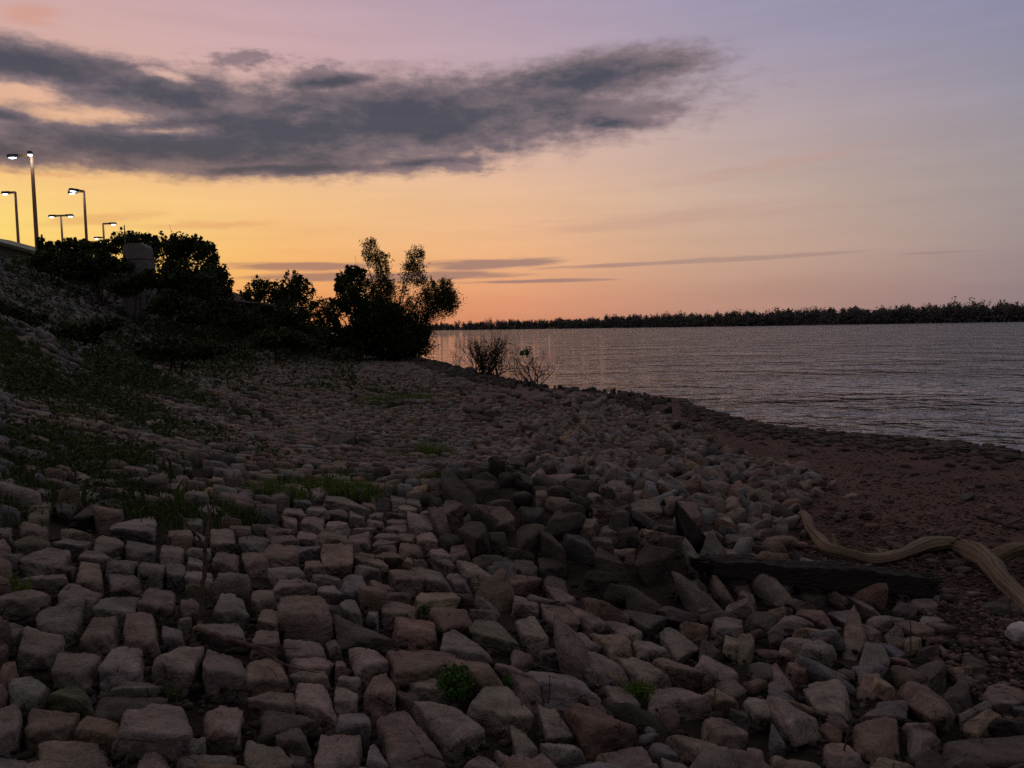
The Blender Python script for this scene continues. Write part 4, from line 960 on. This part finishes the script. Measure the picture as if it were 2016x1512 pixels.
bare_bush('dead_bush', 'dark tangled leafless bush at the waterline right of the willow', 958, 742, 106, 125, 24, 91, fork=4, r0=.05, mass=1, leaves=[(962, 726, 22, 260, .08), (975, 708, 15, 110, .07)])
bare_bush('bare_shrub', 'bare branching shrub with one clump of green leaves', 1052, 762, 92, 92, 14, 93, leaves=[(1035, 694, 11, 130, .075)], r0=.030)
bare_bush('bare_sapling', 'thin bare sapling left of the tangled dead bush', 900, 728, 56, 34, 4, 94, fork=3, r0=.028)
bare_bush('bare_twig_plant', 'small spindly bare plant alone at the water edge', 1168, 768, 44, 34, 3, 95, fork=3, r0=.022)

# ---- willow and the trees and shrubs of the bank
b = gp(775, 712); D = b[1]
plant('willow_tree', 'tree', 'tall feathery willow with two plumes by the water', b,
      [(731, 500, 20, 30, 1.6), (752, 525, 20, 28, 1.5), (818, 508, 18, 28, 1.5), (812, 540, 26, 26, 1.5), (836, 560, 18, 20, 1.2), (846, 592, 22, 24, .5), (852, 616, 26, 22, .7), (870, 588, 34, 36, 3.0), (886, 598, 20, 26, 2.0), (775, 580, 42, 36, .45), (835, 605, 36, 32, 1.2), (760, 640, 70, 46, 1.8), (800, 680, 50, 30, 1.5), (846, 672, 16, 40, .9), (742, 580, 34, 48, 2.2)],
      D, MAT['willow'], .16, 22000, el=.18, clump=9, spread=.25, droop=.55, seed=101, stems=2, trunk_r=.07)
plant('bank_tree', 'tree', 'dense dark tree leaning against the left of the willow', base_at(705, D-3), [(690, 575, 34, 46, 1.6), (700, 545, 22, 24, 1), (682, 540, 14, 16, .8), (720, 620, 46, 46, 1.6), (660, 615, 26, 30, 1)], D-3, MAT['leaf'], .16, 5200, seed=102, spread=.16)
BANK = [
 ('dense dark shrub at the foot of the willow', 775, 64, [(725, 660, 48, 42, 2), (790, 668, 50, 40, 2.2), (832, 655, 20, 44, 1.4), (760, 630, 60, 34, 1.8), (770, 690, 74, 20, 2)]),  # label, base x, D, lobes
 ('low dark shrub with ragged top left of the bank tree', 640, 68, [(640, 620, 34, 38, 1), (610, 640, 30, 30, 1)]),
 ('rounded dark tree with a small peak, centre of the bank', 575, 74, [(578, 562, 24, 30, 1), (592, 580, 32, 30, 1.2), (560, 595, 44, 34, 1.3)]),
 ('broad dark shrub right of the crest trees', 520, 74, [(520, 572, 32, 26, 1), (500, 588, 28, 26, 1), (545, 580, 26, 28, 1)]),
 ('dark shrub under the centre tree on the bank', 560, 66, [(560, 628, 60, 34, 1.3), (610, 655, 50, 24, 1)]),
 ('sprawling shrub below the peaked tree', 660, 62, [(650, 665, 52, 28, 1.2), (700, 672, 40, 24, 1)]),
 ('large dark tree on the crest right of the concrete block', 365, 62, [(345, 488, 34, 30, 1.2), (375, 495, 40, 32, 1.2), (405, 505, 30, 34, 1), (330, 505, 36, 34, 1), (420, 535, 24, 34, .8)]),
 ('dark tree end sloping down to the right of the crest', 435, 60, [(430, 560, 26, 34, 1), (412, 560, 36, 40, 1.2), (448, 582, 14, 22, .7)]),
 ('tree behind the weather mast with a rounded top', 255, 70, [(250, 474, 30, 20, 1), (272, 480, 24, 22, 1), (230, 484, 24, 18, .9)]),
 ('small pointed tree just right of the mast', 294, 68, [(293, 468, 8, 12, .6), (300, 482, 18, 18, .8)]),
 ('shrub hugging the foot of the tallest lamp', 88, 61, [(82, 484, 10, 20, .7), (94, 492, 16, 16, .9)]),
 ('leafy shrub between the two taller lamps', 145, 61, [(152, 478, 18, 14, .8), (138, 488, 26, 16, 1), (120, 492, 14, 18, .8)]),
 ('shrub at the foot of the two-headed lamp', 190, 60, [(190, 490, 18, 14, .8), (210, 490, 24, 16, 1), (172, 492, 16, 16, .8)]),
 ('dark thicket below the tallest lamp', 100, 56, [(95, 516, 40, 24, 1.8), (140, 524, 44, 28, 2.2)]),
 ('dark thicket left of the concrete block', 205, 56, [(195, 524, 46, 30, 2.4), (232, 534, 34, 26, 1.5), (170, 535, 50, 26, 1.6)]),
 ('thicket spreading under the concrete block', 270, 54, [(250, 560, 50, 24, 1.2), (310, 552, 44, 20, 1.2)]),
 ('dark thicket below the large crest tree', 365, 55, [(350, 545, 40, 34, 1.4), (390, 570, 44, 36, 1.4)]),
 ('low dark shrub halfway up the bank', 330, 46, [(330, 600, 50, 26, 1.2), (390, 618, 50, 26, 1.2)]),
 ('low dark shrub on the bank under the crest tree end', 450, 52, [(440, 620, 44, 30, 1.2), (490, 640, 48, 28, 1.2)]),
 ('low scrub on the far bank below the centre shrubs', 540, 50, [(540, 668, 56, 22, 1.2), (600, 680, 40, 18, 1)]),
 ('weedy scrub at the left edge of the bank', 20, 30, [(10, 615, 46, 22, 1.0), (60, 630, 40, 16, .7)]),
 ('weedy scrub patch low on the left bank', 150, 26, [(150, 655, 56, 22, 1.0), (205, 640, 40, 16, .7)]),
 ('dark scrub on the slope left of the far paving', 330, 28, [(320, 690, 60, 24, .9), (400, 690, 50, 20, .9)]),
]
for i, (lab, bx, D, lob) in enumerate(BANK):
    yb = max(l[1]+l[3] for l in lob); area_ = sum(l[2]*l[3]*l[4] for l in lob)
    low = lab.startswith(('low', 'weedy', 'dark scrub', 'sprawl'))
    nm = 'bank_tree' if 'tree' in lab.split(' on ')[0].split(' under ')[0].split(' below ')[0].split(' left ')[0].split(' right ')[0] else 'shrub'
    base = base_at(bx, D)
    # keep the plant on the ground: its foot sits on the terrain, its crown reaches the traced outline
    plant(nm, 'tree' if nm == 'bank_tree' else 'shrub', lab, base, lob, D, MAT['leaf'], .13 if D > 40 else .085, int(1100+area_*(.95 if not low else .7)), group='trees and shrubs on the bank', seed=120+i, spread=.17, stems=2, trunk_r=.05)
# undergrowth over the bank that nobody could count
g = np.random.default_rng(140); N = 26000
px = g.uniform(20, 700, N); yl = np.interp(px, [0, 100, 260, 460, 640, 700], [505, 510, 545, 600, 650, 690]); py = yl + np.abs(g.normal(0, 34, N)) + 6
UG = np.array([(350, 565, 190, 36, 3), (560, 645, 170, 40, 4), (400, 645, 150, 40, 4), (55, 620, 80, 36, 1.6), (205, 665, 90, 26, 1.4), (480, 690, 240, 34, 4), (180, 770, 200, 50, 3.2), (230, 815, 70, 30, 2), (330, 730, 200, 36, 2.6), (620, 700, 140, 24, 2.2),
  (60, 880, 110, 40, 1.2), (150, 950, 130, 40, 1.0), (300, 880, 130, 50, 1.4), (430, 840, 80, 40, .8), (40, 760, 90, 40, 1.6), (230, 1000, 80, 30, .6), (640, 765, 150, 16, .8), (500, 900, 80, 30, .4)])
M2 = 70000; ci = g.choice(len(UG), M2, p=UG[:, 2]*UG[:, 3]*UG[:, 4]/(UG[:, 2]*UG[:, 3]*UG[:, 4]).sum()); G = UG[ci]
px = np.concatenate((px, G[:, 0]+G[:, 2]*g.normal(0, .55, M2))); py = np.concatenate((py, G[:, 1]+G[:, 3]*g.normal(0, .55, M2)))
low = np.arange(len(px)) >= N
P = hit(px, py); dd = P[:, 1]; w_ = np.where(dd < 30, wob(P[:, 0], P[:, 1], 1.9, 11), wob(P[:, 0], P[:, 1], .8, 17))
m = (dd < 95) & (np.clip(.5+w_, 0, 1) > g.uniform(0, .8, len(P))); P = P[m]; low = low[m]; dd = dd[m]
P[:, 2] += np.abs(g.normal(0, 1, len(P)))*np.where(low, np.clip(.03+.006*dd, .05, .32), .35)
V, Q = leaf_quads(P, np.where(low, np.clip(.008+.0024*dd, .018, .12), .12)*g.uniform(.6, 1.5, len(P)), .5, g); B = Bag(); B.put(V, Q, col=np.repeat(g.uniform(0, 1, len(P)), 4)[:, None]*np.ones(3))
add('undergrowth', B.mesh('undergrowth', False), MAT['leaf'], kind='stuff', label='dark undergrowth covering the upper bank', cat='undergrowth')
# bare rock slab on the far bank
p = base_at(500, 66); g = np.random.default_rng(150); U, Q = stone_unit(13, g, 8, 12, .03, .2)
V = U*np.array((1.9, 1.0, .32)); V[:, 2] += .12*V[:, 0]*-1
pc = at(500, 603, 66)
me = new_mesh('rock_slab', V, Q, True, np.broadcast_to((.26, .24, .23), (len(V), 3)))
add('rock_slab', me, MAT['stone'], loc=pc, label='grey sloping rock slab showing among the dark shrubs', cat='rock')

# ---- street lamps on the crest
def lamp(label, px, ytop, D, heads, pole_w, seed):
    """heads: (dx, dy, length) reach of each head in metres right / away, with its luminaire length"""
    t = at(px, ytop, D); b = on_ground(t[0], t[1]); H = t[2]-b[2]
    root = thing('street_lamp', b, label, 'street lamp', 'lit lamps on the crest')
    w = pole_w/2
    B = Bag(); B.put(*tube([(0, 0, -.3), (0, 0, H*.5), (0, 0, H)], [w*1.1, w, w*.85], 8)); add('pole', B.mesh('pole', False), MAT['pole'], root)
    B = Bag(); B.put(*box(-w*2, w*2, -w*2, w*2, -.1, .12)); add('base_plate', B.mesh('base', False), MAT['lamp'], root)
    for (dx, dy, L) in heads:
        r = math.hypot(dx, dy); ux, uy = dx/r, dy/r
        def tr(V): return np.stack((V[:, 0]*ux - V[:, 1]*uy, V[:, 0]*uy + V[:, 1]*ux, V[:, 2] + H), 1)
        B = Bag(); V, Q = box(0, r-L*.6, -.07, .07, -.14, .07); B.put(tr(V), Q); arm = add('arm', B.mesh('arm', False), MAT['pole'], root)
        B = Bag(); V, Q = box(r-L*.6, r+L*.5, -.19, .19, -.16, .10)
        V[V[:, 2] > 0, 1] *= .8; V[(V[:, 2] > 0) & (V[:, 0] > r), 0] -= .08
        B.put(tr(V), Q); hd = add('luminaire', B.mesh('luminaire', False), MAT['lamp'], root)
        U, Qs = TPL[6]; V = U*np.array((L*.36, .17, .12)); V[:, 0] += r+.04; V[:, 2] = np.minimum(V[:, 2], .01)*.7 - .165
        B = Bag(); B.put(tr(V), Qs); add('lens', B.mesh('lens'), MAT['lens'], hd)
        ld = bpy.data.lights.new('lamp_light', 'POINT'); ld.energy = 60; ld.color = (.82, .93, 1); ld.shadow_soft_size = .12
        lo = bpy.data.objects.new('lamp_light', ld); C.objects.link(lo); lo.parent = hd; q_ = tr(np.array([[r+.04, 0, -.42]]))[0]; lo.location = q_
lamp('tallest street lamp with two lit heads near the left edge', 62, 305, 64, [(-1.55, .1, .85), (.30, -.66, .8)], .30, 1)
lamp('street lamp with one lit head at the far left edge', 30, 378, 80, [(-1.05, .1, .75)], .27, 2)
lamp('street lamp with two heads left of the pole, one lit', 165, 376, 80, [(-.55, -.9, .85), (-1.35, .35, .85)], .28, 3)
lamp('T-shaped street lamp with two lit heads, shrubs below', 120, 424, 96, [(-1.15, .1, .8), (1.15, -.1, .8)], .26, 4)
lamp('street lamp with one lit head to the right of its pole', 203, 440, 104, [(1.35, -.1, .85)], .28, 5)
lamp('low distant street lamp with its lit head pointing left', 205, 467, 122, [(-1.2, .1, .8)], .26, 6)
lamp('farthest street lamp with two lit heads glinting through shrubs', 209, 490, 132, [(-1.1, .1, .8), (1.1, -.1, .8)], .26, 7)

# ---- concrete block with a rounded top, mast, building on the crest
D = 57.5; k = D/F0; b = base_at(277, D)
top = at(278, 480, D)[2]-b[2]; led = at(278, 511, D)[2]-b[2]
root = thing('concrete_block', b, 'grey concrete block with rounded top among the crest shrubs', 'concrete block')
B = Bag(); w = 24.5*k; V, Q = box(-w, w, -.7, .7, -1.0, led); B.put(V, Q)
add('plinth', B.mesh('plinth', False), MAT['concrete'], root)
B = Bag(); V, Q = box(-w-.05, w+.05, -.76, .76, led+.002, led+.09); B.put(V, Q); add('ledge', B.mesh('ledge', False), MAT['concrete'], root)
w2 = 22*k; prof = [(-w2, led+.092), (w2, led+.092), (w2, top-.32), (w2-.16, top-.12), (w2*.45, top), (-w2*.45, top), (-w2+.16, top-.12), (-w2, top-.32)]
n = len(prof); V = np.array([(x, y, z) for y in (-.6, .6) for x, z in prof]); Q = [(i, (i+1) % n, n+(i+1) % n, n+i) for i in range(n)]
me = bpy.data.meshes.new('upper_block'); me.from_pydata([tuple(v) for v in V], [], [tuple(q) for q in Q] + [tuple(range(n))[::-1], tuple(range(n, 2*n))]); me.update()
add('upper_block', me, MAT['concrete'], root)
b = base_at(253, 63); t = at(253, 443, 63); H = t[2]-b[2]
root = thing('weather_mast', b, 'slim weather mast with a small disc rising behind the concrete block', 'mast')
B = Bag(); B.put(*tube([(0, 0, -.2), (0, 0, H)], [.07, .04], 7)); add('pole', B.mesh('pole'), MAT['lamp'], root)
B = Bag(); B.put(*tube([(0, 0, H-.28), (-.12, 0, H-.28), (-.24, 0, H-.26)], .018, 5)); add('arm', B.mesh('arm'), MAT['lamp'], root)
U, Qs = TPL[6]; B = Bag(); B.put(U*np.array((.11, .05, .15))+np.array((-.26, 0, H-.26)), Qs); add('disc', B.mesh('disc'), MAT['lamp'], root)
D = 70; k = D/F0; b = base_at(0, D)
ze = at(66, 494, D)[2]-b[2]; zr = at(-60, 462, D)[2]-b[2]; xe = at(70, 494, D)[0]-b[0]; xr = at(-60, 462, D)[0]-b[0]
root = thing('low_building', b, 'low boarded building with a sloping green roof at the left edge', 'building')
xl = 2*xr-xe+.5; xq = xe-.6; zs = (zr-ze)/(xr-xe); zq = ze + zs*(xq-xe) - .15
pf = [(xl, -1.2), (xq, -1.2), (xq, zq), (xr, zr-.16), (xl, zq)]
B = Bag(); V = np.array([(x, y, z) for y in (0, 5) for x, z in pf]); B.put(V, [(i, (i+1) % 5, 5+(i+1) % 5, 5+i) for i in range(5)] + [(0, 4, 2, 1), (5, 6, 7, 9)], [(4, 3, 2), (7, 8, 9)])
for x in np.arange(2*xr-xe+.6, xe-.7, .32): V, Q = box(x, x+.05, -.045, -.002, -1.2, ze-.16); B.put(V, Q)
add('wall', B.mesh('wall', False), MAT['board'], root)
V = np.array([(2*xr-xe, -.5, ze), (xr, -.5, zr), (xe, -.5, ze), (2*xr-xe, -.5, ze-.12), (xr, -.5, zr-.14), (xe, -.5, ze-.12)]); V = np.concatenate((V, V+np.array((0, 6.2, 0))))
V[:, 2] += np.tile([.0, .12, .0, -.16, -.04, -.16], 2)
Q = np.array([(0, 1, 7, 6), (1, 2, 8, 7), (3, 9, 10, 4), (4, 10, 11, 5), (0, 3, 4, 1), (1, 4, 5, 2), (6, 7, 10, 9), (7, 8, 11, 10), (0, 6, 9, 3), (2, 5, 11, 8)])
add('roof', new_mesh('roof', V, Q, False), MAT['roof'], root)

# ------------------------------------------------------------------ far shore
g = np.random.default_rng(200)
fx_ = np.array([-400, 300, 700, 840, 960, 1100, 1250, 1420, 1700, 2016, 2400, 3200.])
fD = np.array([2500, 2300, 1950, 1560, 1230, 1030, 880, 740, 640, 575, 500, 430.])
NB = 260
pxs = np.linspace(-300, 3100, NB); Ds = np.interp(pxs, fx_, fD)
Pn = at(pxs, np.full(NB, 640.), Ds); Pn[:, 2] = 0
away = Pn.copy(); away[:, 2] = 0; away /= np.linalg.norm(away, axis=1, keepdims=True)
rows = [(0, -.6), (4, .5), (14, 2.0), (60, 4.0), (400, 6.0)]
V = np.concatenate([Pn + away*d + np.array((0, 0, z)) for d, z in rows])
i = (np.arange(len(rows)-1)[:, None]*NB + np.arange(NB-1)[None]).ravel()
add('far_shore', new_mesh('far_shore', V, np.stack((i, i+1, i+NB+1, i+NB), 1), True, np.broadcast_to((.12, .085, .07), (len(V), 3))), MAT['ground'], kind='structure')
FB = Bag(); nt_ = 2300
u = g.uniform(200, 2700, nt_); Dd = np.interp(u, fx_, fD); P = at(u, np.full(nt_, 640.), Dd); P[:, 2] = 0
aw = P/np.linalg.norm(P, axis=1, keepdims=True)
row = g.integers(0, 4, nt_); P = P + aw*(6 + row*9 + g.uniform(-3, 3, nt_))[:, None]
hm = 1+.07*np.sin(u*.021)+.05*np.sin(u*.057+1)+.05*np.sin(u*.13+2)
for p, r_, h_ in zip(P, row, hm):
    H = (g.uniform(8, 13) + 1.2*r_)*h_ + (g.uniform(2, 5) if g.uniform() < .05 else 0); w = g.uniform(2.2, 5.5); m_ = 9
    cl = g.normal(0, 1, (m_, 3)); cl /= np.linalg.norm(cl, axis=1, keepdims=True); nl = 170
    kk = g.integers(0, m_, nl); D_ = cl[kk]*g.uniform(.35, .8, m_)[kk][:, None] + np.clip(g.normal(0, .22, (nl, 3)), -.4, .4)
    q = p + D_*np.array((w, w, H*.44)) + np.array((0, 0, H*.56))
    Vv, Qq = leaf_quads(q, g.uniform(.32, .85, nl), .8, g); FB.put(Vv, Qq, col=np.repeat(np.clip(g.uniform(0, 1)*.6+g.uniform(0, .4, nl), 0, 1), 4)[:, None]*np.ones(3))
    if r_ == 0:
        q = p + np.stack((g.normal(0, 3, 40), g.normal(0, 2, 40), g.uniform(.3, 4.5, 40)), 1)
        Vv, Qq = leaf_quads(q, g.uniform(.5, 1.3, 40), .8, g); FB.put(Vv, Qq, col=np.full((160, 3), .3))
add('far_forest', FB.mesh('far_forest', False), MAT['forest'], kind='stuff', label='dark wooded far shore across the lake', cat='forest')
